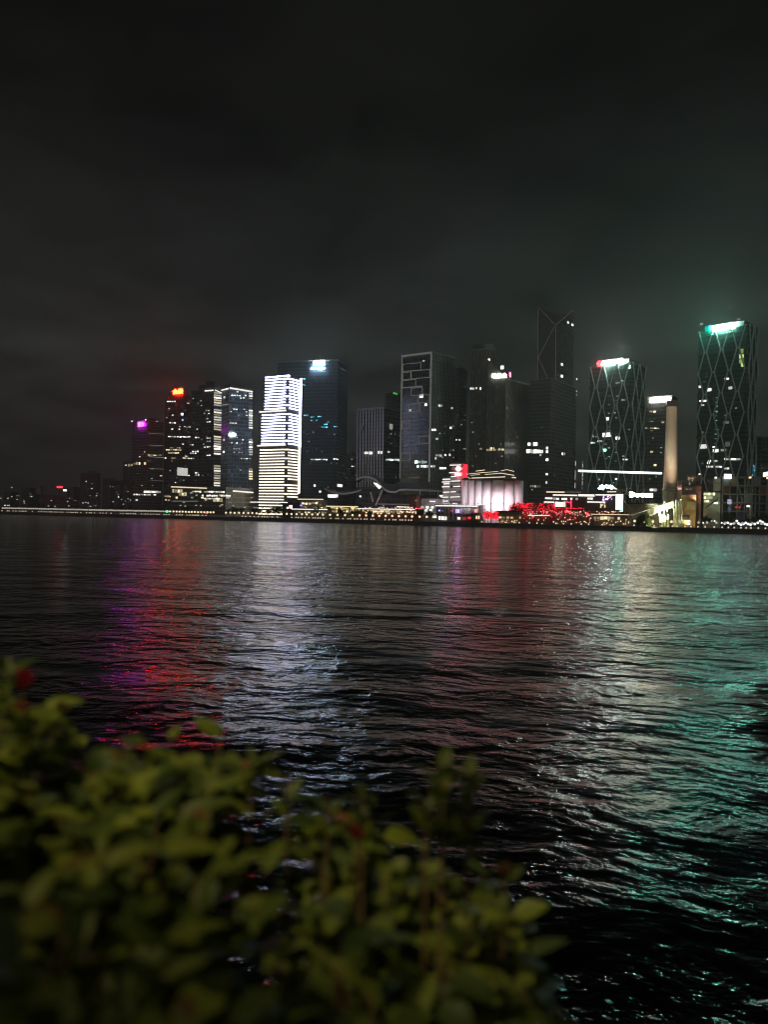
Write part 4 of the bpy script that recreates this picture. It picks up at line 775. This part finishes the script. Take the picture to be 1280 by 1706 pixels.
# ---- conveyor and tanks
cv = empty('conveyor_gallery', on_quay(1090, 12)); tag(cv, 'pale slanted conveyor gallery climbing from the round bush to the chimney', 'conveyor'); o0 = cv.location; Yv = o0.y
cp = lambda x_, y_, dy=0.0: (lambda v: (v.x - o0.x, dy, v.z - GZ))(P(x_, y_, Yv + dy))
PALE = pbr('pale_green_paint', (.62, .66, .5), .7)
a, c = cp(1054, 861), cp(1123, 840)
MB().poly([(a[0], 0, a[2] - 1.2), (c[0], 0, c[2] - 2.2), (c[0], 4, c[2] - 2.2), (a[0], 4, a[2] - 1.2), (a[0], 0, a[2] + .8), (c[0], 0, c[2] + 2.2), (c[0], 4, c[2] + 2.2), (a[0], 4, a[2] + .8)], [(0, 3, 2, 1), (4, 5, 6, 7), (0, 1, 5, 4), (1, 2, 6, 5), (2, 3, 7, 6), (3, 0, 4, 7)]).build('gallery', PALE, cv)
for x_ in (1066, 1078, 1090, 1102, 1114): q_ = cp(x_, 861 - (x_ - 1054) * .304 + 3); MB().bar((q_[0], 2, -.3), (q_[0], 2, q_[2]), .3, 6).build('trestle', PALE, cv)
for k, x_ in enumerate((1081, 1085, 1089, 1093, 1097, 1100)): q_ = cp(x_, 846 + (k % 2) * 3, 6); MB().bar((q_[0] - 1, 6, q_[2] - 3), (q_[0] + .6, 6, q_[2]), .35, 6).build('frame_strut', pbr('yellow_frame', (.7, .65, .3)) if k == 0 else bpy.data.materials['yellow_frame'], cv)
for k, (x_, y_) in enumerate(((1127, 832), (1131.5, 834), (1135.5, 832), (1124, 845), (1104, 856), (1109, 858), (1114, 856))):
    pp_ = P(x_, 868, shY(x_) + 14); rr = .8 if k < 3 else .9; tk = empty('steel_tank', (pp_.x, pp_.y, GZ)); tag(tk, 'slender pale vertical pipe tank clustered at the chimney foot', 'tank', 'pipe tanks at the chimney foot')
    h_ = P(x_, y_, pp_.y).z - GZ; MB().lathe([(rr, -.3), (rr, h_ - .6), (rr * .4, h_)], 14).build('shell', PALE, tk); MB().lathe([(rr * 1.15, h_ * .5), (rr * 1.15, h_ * .5 + .3)], 14).build('ring', CONC, tk)
spot('yellow floodlight under the conveyor', (cx_ - 20, cy_ - 25, GZ + 1), (cx_ - 9, cy_ - 10, GZ + 7), (1, .95, .45), 9000, 120)
# ---- brewery blocks
b = low('brewery_block', 'yellow rendered brewery block with a slanted stair between chimney and dark trees', 'building', 1137, 1160, 1168, 822, 14, WALLY, None, .2)
b.put(1153, 843, 12, 14, pbr('pale_yellow_box', (.55, .5, .32)), 'hopper', 1.5); b.put(1140, 862, 16, 8, W_DK, 'window'); b.put(1146, 822, 3, 4, W_DK, 'window'); b.seg(1141, 851, 1150, 838, 3, pbr('stair_ochre', (.6, .45, .2)), 'stair', .9)
spot('ochre floodlight before the brewery block', (b.c[0] - 6, b.c[1] - 10, GZ + 1), (b.c[0] - 4, b.c[1], GZ + 9), (1, .72, .32), 2600, 120)
b = low('pink_tower_block', 'small pink lit tower block just east of the chimney', 'building', 1128.5, 1137, 1139, 801, 22, pbr('pink_render', (.7, .5, .45)), None, .3); b.put(1133.5, 805.5, 4.5, 4, W_DK, 'window'); b.put(1133, 814, 5, 3, B_PINK, 'window')
b = low('plant_house', 'rust pink rooftop plant house with pipes above the yellow brewery block', 'building', 1139, 1169, 1175, 807, 24, pbr('rust_pink_render', (.42, .25, .2)), None, .3)
for (x1, y1, x2, y2) in ((1147, 794, 1150, 807), (1146, 795, 1155, 798), (1155, 793, 1155, 807), (1160, 797, 1168, 796), (1164, 791, 1170, 798), (1169, 793, 1173, 807), (1152, 800, 1166, 800)): b.seg(x1, y1, x2, y2, 1.4, bpy.data.materials['rust_pink_render'], 'pipe', .6)
b.rows([(815, 1139, 1166, .6)], DIMW, 311, 4, 3, 2); b.put(1166, 790, 2.4, 2.4, B_WHITE, 'lamp')
spot('pink floodlight before the plant house', (b.c[0] - 7, b.c[1] - 12, GZ + 18), (b.c[0] - 5, b.c[1], GZ + 24), (1, .55, .42), 2200, 110)
b = low('pale_tower_house', 'pale green lit stair tower with balconies beside the brewery', 'building', 1173, 1201, 1204, 818, 20, pbr('pale_green_render', (.5, .52, .42)), None, .3)
b.part('stair_tower', bpy.data.materials['pale_green_render'], -4.2, 0, -.8, 4, b.H, b.face(1198, 797)[2]); b.rows([(823, 1175, 1190, .8), (829, 1175, 1188, .8), (835, 1176, 1186, .6)], winm('cream_green_window', (.95, 1, .6), 1.6), 312, 3, 3.6, .6)
b.seg(1176, 846, 1201, 832, 2.4, ROOFM, 'sloping_roof', 1.6); b.seg(1187, 803, 1196, 806, 1.4, CONC, 'bracket', .9); b.put(1193, 838, 6, 2.4, COOL)
spot('pale green floodlight before the stair tower', (b.c[0] - 4, b.c[1] - 12, GZ + 2), (b.c[0] - 4, b.c[1], GZ + 22), (.85, 1, .6), 4000, 70)
# open concrete frame building
b = Bld('concrete_frame_building', 'unfinished looking concrete building with open dark floors at the eastern end', 'building', 1203, 1236, 1300, 795, shY(1236) + 22, 12)
b.body(W_DK, 'core', -b.wL + 2.5, -2.5, 3, 24)
b.wR = 24; xe = (rat(1300, 800)[0] * b.Y - b.c[0]); nfl = 6; hfl = b.H / nfl
for k in range(nfl + 1): b.part('floor_slab', CONC, -b.wL, xe, -1, 20, k * hfl - .35, k * hfl + .35 if k else .1)
for k in range(9): x_ = -b.wL + .6 + k * (xe + b.wL - 1.2) / 8; b.part('column', CONC, x_ - .4, x_ + .4, -.6, .4, .1, b.H - .36)
for k, (i_, j_) in enumerate(((0, 5), (1, 5), (0, 4), (3, 3), (2, 1), (5, 4), (6, 2), (4, 5))):
    w_ = (xe + b.wL - 1.2) / 8; x_ = -b.wL + .6 + i_ * w_; b.part('infill_wall', pbr('infill_%s' % ('green', 'ochre', 'rust', 'grey', 'blue', 'clay', 'sand', 'stone')[k], [(.25, .3, .22), (.4, .3, .16), (.3, .12, .1), (.25, .25, .25), (.15, .17, .25), (.3, .14, .1), (.35, .28, .2), (.28, .28, .26)][k]), x_ + .42, x_ + w_ - .42, .5, .9, j_ * hfl + .36, (j_ + 1) * hfl - .36)
b.put(1212, 794, 11, 8, emis('sky_lit_box', (.8, .95, 1), 3.5), 'light_box', 1.6); b.put(1272, 790, 8, 6, emis('pinkish_lamp', (1, .85, .75), 8), 'lamp', 1.6); b.put(1275, 796, 4, 3.4, B_WARM, 'lamp', 1.6); b.put(1245.5, 795.5, 3, 3, B_WARM, 'lamp', 1.6); b.put(1192, 796, 3, 3, B_WHITE, 'lamp', 1.6)
b.put(1215, 836, 6, 8, winm('lilac_window', (.7, .7, 1), 1.1), 'window', 1.3); b.put(1215, 849, 5, 7, BLUEW, 'window', 1.3); b.put(1229, 845, 9, 2, REDW, 'window', 1.3)
spot('dim greenish floodlight before the open concrete building', (b.c[0] - 6, b.c[1] - 14, GZ + 10), (b.c[0] - 6, b.c[1], GZ + 26), (.9, .95, .6), 1800, 120)
# white lights crowding the eastern quay
mb_ = [(1165, 870), (1172, 871), (1186, 867.5), (1191, 868), (1203, 871), (1208, 872), (1213, 871), (1218, 873), (1223, 872), (1228, 868), (1231, 872), (1235, 874), (1239, 873), (1243, 871), (1247, 873), (1251, 874), (1258, 873), (1263, 871), (1267, 868), (1271, 870), (1275, 873), (1279, 874)]
for k, (x_, y_) in enumerate(mb_):
    Yl = shY(x_) + 7 + (k % 3) * 2; v = P(x_, y_, Yl); r = empty('festoon_lamp', (v.x, v.y, GZ)); tag(r, 'brilliant white lamp in the cluster on the eastern quay', 'lamp', 'white lamps crowding the eastern quay')
    MB().bar((0, 0, 0), (0, 0, v.z - GZ), .08, 6).build('pole', DARK, r); MB().ball((0, 0, v.z - GZ), .75 if k > 4 else .5, 10, 7).build('globe', emis('cold_white_globe', (.92, .95, 1), 1.6) if k == 0 else bpy.data.materials['cold_white_globe'], r)
v0, v1 = P(1250.5, 868, 485), P(1250.5, 843, 485); r = empty('gate_lamp', (v0.x, v0.y, GZ)); tag(r, 'tall lamp on a lit tan post above the eastern white lights', 'lamp'); MB().box(-.45, .45, -.45, .45, -.2, v1.z - GZ).build('post', pbr('tan_post', (.6, .5, .38)), r)
MB().ball((-1.6, -.2, v1.z - GZ - .1), 1.15, 10, 6, .6).build('lamp_head', B_WHITE, r); MB().bar((-1.6, -.2, v1.z - GZ), (0, 0, v1.z - GZ), .15, 6).build('arm', DARK, r)
# green and red lamps on the western quay
for x_, y_, c_, n_ in ((278.5, 852, (.0, 1, .5), 'green'), (345, 854, (1, .02, .05), 'red')):
    v = P(x_, y_, shY(x_) + 3); r = empty('signal_lamp', (v.x, v.y, GZ)); tag(r, n_ + ' signal lamp shining among the globe lamps below the red sign tower', 'signal lamp')
    MB().bar((0, 0, 0), (0, 0, v.z - GZ), .1, 6).build('pole', DARK, r); MB().ball((0, 0, v.z - GZ), .9, 10, 6).build('lens', emis(n_ + '_signal_light', c_, 7), r)
for k, (x_, y_) in enumerate(((28, 832), (40, 838), (57, 832.5), (85, 834), (112, 835.5), (142, 837), (19, 812), (0.5, 830), (19, 827.5), (80, 843), (91, 843.5), (114, 843), (142, 846), (150, 843.5), (188, 836), (205, 840), (300, 842), (308, 843), (326, 842), (334, 842.5), (366, 843), (388, 843), (407, 845.5), (428, 846), (423, 846), (437, 846), (450, 843))):
    Yl = shY(x_) + (60 if y_ < 841 else 24); v = P(x_, y_, Yl); r = empty('road_lamp', (v.x, v.y, GZ)); tag(r, 'tall road lamp above the western quay lights' if x_ < 250 else 'tall road lamp behind the trees below the podium', 'road lamp', 'tall road lamps west' if x_ < 250 else 'tall road lamps by the podium')
    MB().bar((0, 0, 0), (0, 0, v.z - GZ), .12, 6, .07).build('pole', DARK, r); MB().ball((.4, 0, v.z - GZ), .85, 10, 6, .6).build('lamp_head', GLOBEW, r)
# quay-side low glow band west: parapet

# ================================================================== NEAR BANK PLANTING
def leafmat(name, c1, c2):
    m = bpy.data.materials.new(name); m.use_nodes = True; t = m.node_tree; b = t.nodes['Principled BSDF']; g = nn(t, 'ShaderNodeNewGeometry')
    n = nn(t, 'ShaderNodeTexNoise'); n.inputs['Scale'].default_value = 9; n.inputs['Detail'].default_value = 3; t.links.new(g.outputs['Position'], n.inputs['Vector'])
    v = mth(t, 'ADD', mth(t, 'MULTIPLY', g.outputs['Random Per Island'], .6), mth(t, 'MULTIPLY', n.outputs[0], .4))
    t.links.new(ramp(t, v, [(.15, c1), (.55, tuple((x + y) / 2 for x, y in zip(c1, c2))), (.85, c2)]), b.inputs['Base Color']); b.inputs['Roughness'].default_value = .5; b.inputs['Specular IOR Level'].default_value = .35
    tr = nn(t, 'ShaderNodeBsdfTranslucent'); t.links.new(b.inputs['Base Color'].links[0].from_socket, tr.inputs[0]); mx = nn(t, 'ShaderNodeMixShader'); mx.inputs[0].default_value = .3
    t.links.new(b.outputs[0], mx.inputs[1]); t.links.new(tr.outputs[0], mx.inputs[2]); t.links.new(mx.outputs[0], t.nodes['Material Output'].inputs['Surface']); return m
LEAF = leafmat('shrub_leaf', (.018, .045, .010), (.22, .25, .035)); YOUNG = leafmat('young_shoot', (.16, .07, .025), (.26, .15, .04)); BRACT = leafmat('pink_bract', (.30, .008, .03), (.45, .02, .07)); STEMM = pbr('shrub_stem', (.26, .15, .08), .8, scale=20)
def leaf(mb, base, d, up, L, W, curl, fold):
    d = d.normalized(); side = d.cross(up)
    if side.length < 1e-3: side = Vector((1, 0, 0))
    side.normalize(); nrm = side.cross(d); vs = []; n = 6
    for i in range(n + 1):
        t_ = i / n; w_ = W * math.sin(PI * min(1, t_ ** .8)) ** .75 * (1 - .25 * t_) if 0 < i < n else W * .03
        c = base + d * (L * t_) - nrm * (curl * L * t_ * t_)
        vs += [c - side * w_ + nrm * (fold * w_), c, c + side * w_ + nrm * (fold * w_)]
    fs = []
    for i in range(n):
        a = 3 * i; fs += [(a, a + 1, a + 4, a + 3), (a + 1, a + 2, a + 5, a + 4)]
    mb.poly(vs, fs, True)
sil_pts = [(-60, 1165), (0, 1160), (30, 1172), (60, 1195), (150, 1200), (230, 1240), (330, 1255), (430, 1272), (500, 1305), (560, 1345), (660, 1365), (720, 1400), (800, 1440), (860, 1470), (905, 1540), (935, 1620), (960, 1706)]
def silh(px):
    for (a, y1), (b_, y2) in zip(sil_pts, sil_pts[1:]):
        if a <= px <= b_: return y1 + (y2 - y1) * (px - a) / (b_ - a)
    return None
YF = 1.55                                             # the shrubs' far edge
def top_z(X):                                         # height of the shrub top over the quay, from its outline at the far edge
    px = 640 + X / YF * F + 6
    y = silh(max(-59, min(955, px))); return CAMZ + (HY - y + (px - 640) * .0192) / F * YF + (.035 if X < -.22 else .0)
def shrub(label, X0, X1, roots, seed, n_cane, dens_holes):
    rg = random.Random(seed); cx = sum(r_[0] for r_ in roots) / len(roots)
    root = empty('flowering_shrub', (cx, .75, 6.4)); tag(root, label, 'shrub', None); O = Vector((cx, .75, 6.4))
    fol = MB(); yng = MB(); stm = MB()
    for k in range(n_cane):
        X = rg.uniform(X0, X1); Y = rg.uniform(.45, YF) if rg.random() < .75 else rg.uniform(1.25, YF + .04)
        if any((X - hx_) ** 2 / (rx * rx) + (Y - hy_) ** 2 / (ry * ry) < 1 for hx_, hy_, rx, ry in dens_holes): continue
        if 640 + X / Y * F > 900: continue
        edge = max(0, (Y - 1.3) / .3); zt = top_z(X) + .02 - rg.random() ** 2 * .26 - .05 * rg.random() - .02 * edge
        if X > .25: zt -= .10 * max(0, 1.1 - Y)
        tip = Vector((X, Y, zt)); rt = Vector((*rg.choice(roots), 6.45)); mid = rt.lerp(tip, .55) + Vector((0, -.05, .12)); prev = rt; N = 9; pts = []
        for i in range(1, N + 1):
            t_ = i / N; q_ = rt.lerp(mid, t_).lerp(mid.lerp(tip, t_), t_); pts.append(q_)
            if k % 3 == 0: stm.bar(prev - O, q_ - O, .004 * (1.3 - t_), 5, .004 * (1.25 - t_) , True)
            prev = q_
        dirv = (pts[-1] - pts[-3]).normalized(); nl = rg.randint(4, 7)
        for j in range(nl):
            t_ = 1 - j * .085; c = pts[-1].lerp(pts[-4], min(1, (1 - t_) * 2)) ; az_ = j * 2.4 + k; out_ = Vector((math.cos(az_), math.sin(az_), rg.uniform(-.25, .5)))
            L = rg.uniform(.05, .104) * (1.0 if j else .8); young = (j == 0 and rg.random() < .07)
            leaf(yng if young else fol, c - O + out_ * .006, (out_ + dirv * rg.uniform(0, .7)), Vector((rg.uniform(-.35, .35), rg.uniform(-.5, .2), 1)), L, L * rg.uniform(.26, .36) * (.55 if young else 1), rg.uniform(.05, .4), rg.uniform(.05, .5))
            if k % 3 == 0 or j == 0: stm.bar(c - O, c - O + out_ * .008, .0012, 4, .001)
    n0 = len(fol.f); fol.poly(yng.v, yng.f, True); fo = fol.build('foliage', LEAF, root); fo.data.materials.append(YOUNG); fo.data.polygons.foreach_set('material_index', [0] * n0 + [1] * (len(fol.f) - n0)); stm.build('stems', STEMM, root); return root, O
def flower(root, O, px, py, Y, s_, seed, m=BRACT):
    rg = random.Random(seed); c = P(px, py, Y) - O; mb = MB()
    for ring in range(3):
        for k in range(3):
            a = k * 2.09 + ring * 1.05 + rg.uniform(-.3, .3); d = Vector((math.cos(a), math.sin(a), .55 + .55 * ring)); leaf(mb, c + d * .003 * s_, d, Vector((0, 0, 1)), .026 * s_, .0125 * s_, -.45, .5)
    o = mb.build('flower', m, root); st = MB().bar(c - Vector((0, 0, .12)), c, .0016, 5, .0012).build('flower_stalk', STEMM, root); return o
shA, OA = shrub('dense leafy flowering shrub with pink blooms filling the bottom west corner', -.86, -.20, [(-.7, .75), (-.45, .7), (-.3, .8)], 5, 620, [(-.215, 1.38, .07, .15), (-.22, .78, .025, .03), (-.47, .62, .05, .03)])
shB, OB = shrub('sparser leafy shrub with upright sprigs and one dim red bloom', -.20, .36, [(-.05, .7), (.12, .75), (.2, .7)], 8, 420, [(-.17, 1.38, .07, .15), (-.14, .95, .03, .05), (.1, 1.2, .05, .04)])
flower(shA, OA, 38, 1148, 1.4, 1.15, 1); flower(shA, OA, 33, 1196, 1.42, .95, 2); flower(shA, OA, 102, 1192, 1.45, .8, 3, YOUNG)
flower(shB, OB, 594, 1400, 1.3, .8, 4); flower(shB, OB, 840, 1465, 1.2, .8, 6, YOUNG)
# upright sprigs that stand clear of the shrub tops
for i, (px, y0, y1, Y, r_, O_, sh_) in enumerate(((735, 1272, 1420, 1.2, 0, OB, shB), (782, 1280, 1430, 1.22, 1, OB, shB), (607, 1312, 1400, 1.3, 2, OB, shB), (712, 1330, 1400, 1.2, 3, OB, shB), (6, 1108, 1200, 1.3, 4, OA, shA), (40, 1150, 1240, 1.4, 5, OA, shA), (33, 1198, 1260, 1.42, 7, OA, shA), (478, 1288, 1370, 1.42, 6, OB, shB), (545, 1330, 1400, 1.4, 8, OB, shB), (420, 1262, 1340, 1.45, 9, OA, shA))):
    rg = random.Random(70 + i); a = P(px, y1, Y) - O_; c = P(px + rg.uniform(-4, 4), y0, Y) - O_; mb = MB(); sm = MB().bar(a - Vector((0, 0, .2)), c, .003, 6, .0015)
    n_ = max(4, int((c - a).length / .011))
    for j in range(n_):
        if i in (5, 7) and j > n_ * .5: break
        t_ = j / n_; d = Vector((math.cos(j * 2.4), math.sin(j * 2.4), rg.uniform(.5, 1.6))); L = rg.uniform(.042, .066) * (1 - .3 * t_)
        leaf(mb, a.lerp(c, t_), d, Vector((-d.x, -d.y, 1.2)), L, L * .3, rg.uniform(0, .25), .3)
    mb.build('sprig_leaves', LEAF, sh_); sm.build('sprig_stem', STEMM, sh_)
MB_ = MB().box(-1.3, .75, .2, 1.0, 6.402, 6.72).box(-1.36, .81, .14, 1.06, 6.72, 6.78)
tag(MB_.build('stone_planter', pbr('planter_stone', (.2, .19, .17), .85, scale=6)), 'low dark stone planter under the leafy shrubs on the near bank', 'planter')
# an added, unseen lamp beside the viewer to light the shrubs
LP = Vector((-2.3, .55, 10.9)); r = empty('added_shrub_lamp', (LP.x, LP.y - .9, 6.4)); tag(r, 'added unseen lamp on the near bank shining down on the shrubs', 'street lamp')
MB().lathe([(.14, 0), (.1, .3), (.055, .5), (.045, 4.6)], 14).build('pole', DARK, r); MB().bar((0, 0, 4.55), (0, .9, 4.75), .03, 8).build('arm', DARK, r); MB().lathe([(.05, 4.8), (.2, 4.72), (.24, 4.58), (.22, 4.56)], 18, 0, .9).build('lamp_hood', DARK, r)
L = bpy.data.lights.new('lamp', 'SPOT'); L.energy = 350; L.color = (1, .86, .40); L.spot_size = math.radians(34); L.spot_blend = 1.0; L.shadow_soft_size = .06
lo = bpy.data.objects.new('lamp', L); COL.objects.link(lo); lo.parent = r; lo.location = (0, .9, 4.5); lo.rotation_euler = (Vector((-.22, 1.88, 7.6)) - LP).to_track_quat('-Z', 'Y').to_euler()

# every repeat says which one it is, counted along the bank
grp = {}
for o_ in [x for x in COL.objects if x.parent is None and x.get('group')]: grp.setdefault(o_['group'], []).append(o_)
for g_, lst in grp.items():
    lst.sort(key=lambda o_: o_.location.x / max(1, o_.location.y))
    by = {}
    for o_ in lst: by.setdefault(o_['label'], []).append(o_)
    for l_, q_ in by.items():
        if len(q_) > 1:
            for k, o_ in enumerate(q_): o_['label'] = ordw(k + 1) + ' from the west: ' + l_

# ================================================================== HAZE
hz = bpy.data.materials.new('city_haze'); hz.use_nodes = True; t = hz.node_tree; t.nodes.clear()
pv = nn(t, 'ShaderNodeVolumePrincipled'); pv.inputs['Color'].default_value = (.86, .9, .88, 1); pv.inputs['Density'].default_value = .00028; pv.inputs['Anisotropy'].default_value = .2
o = nn(t, 'ShaderNodeOutputMaterial'); t.links.new(pv.outputs[0], o.inputs['Volume'])
tag(MB().box(-4600, 4600, -400, 5000, -3, 270).build('haze', hz), kind='stuff')
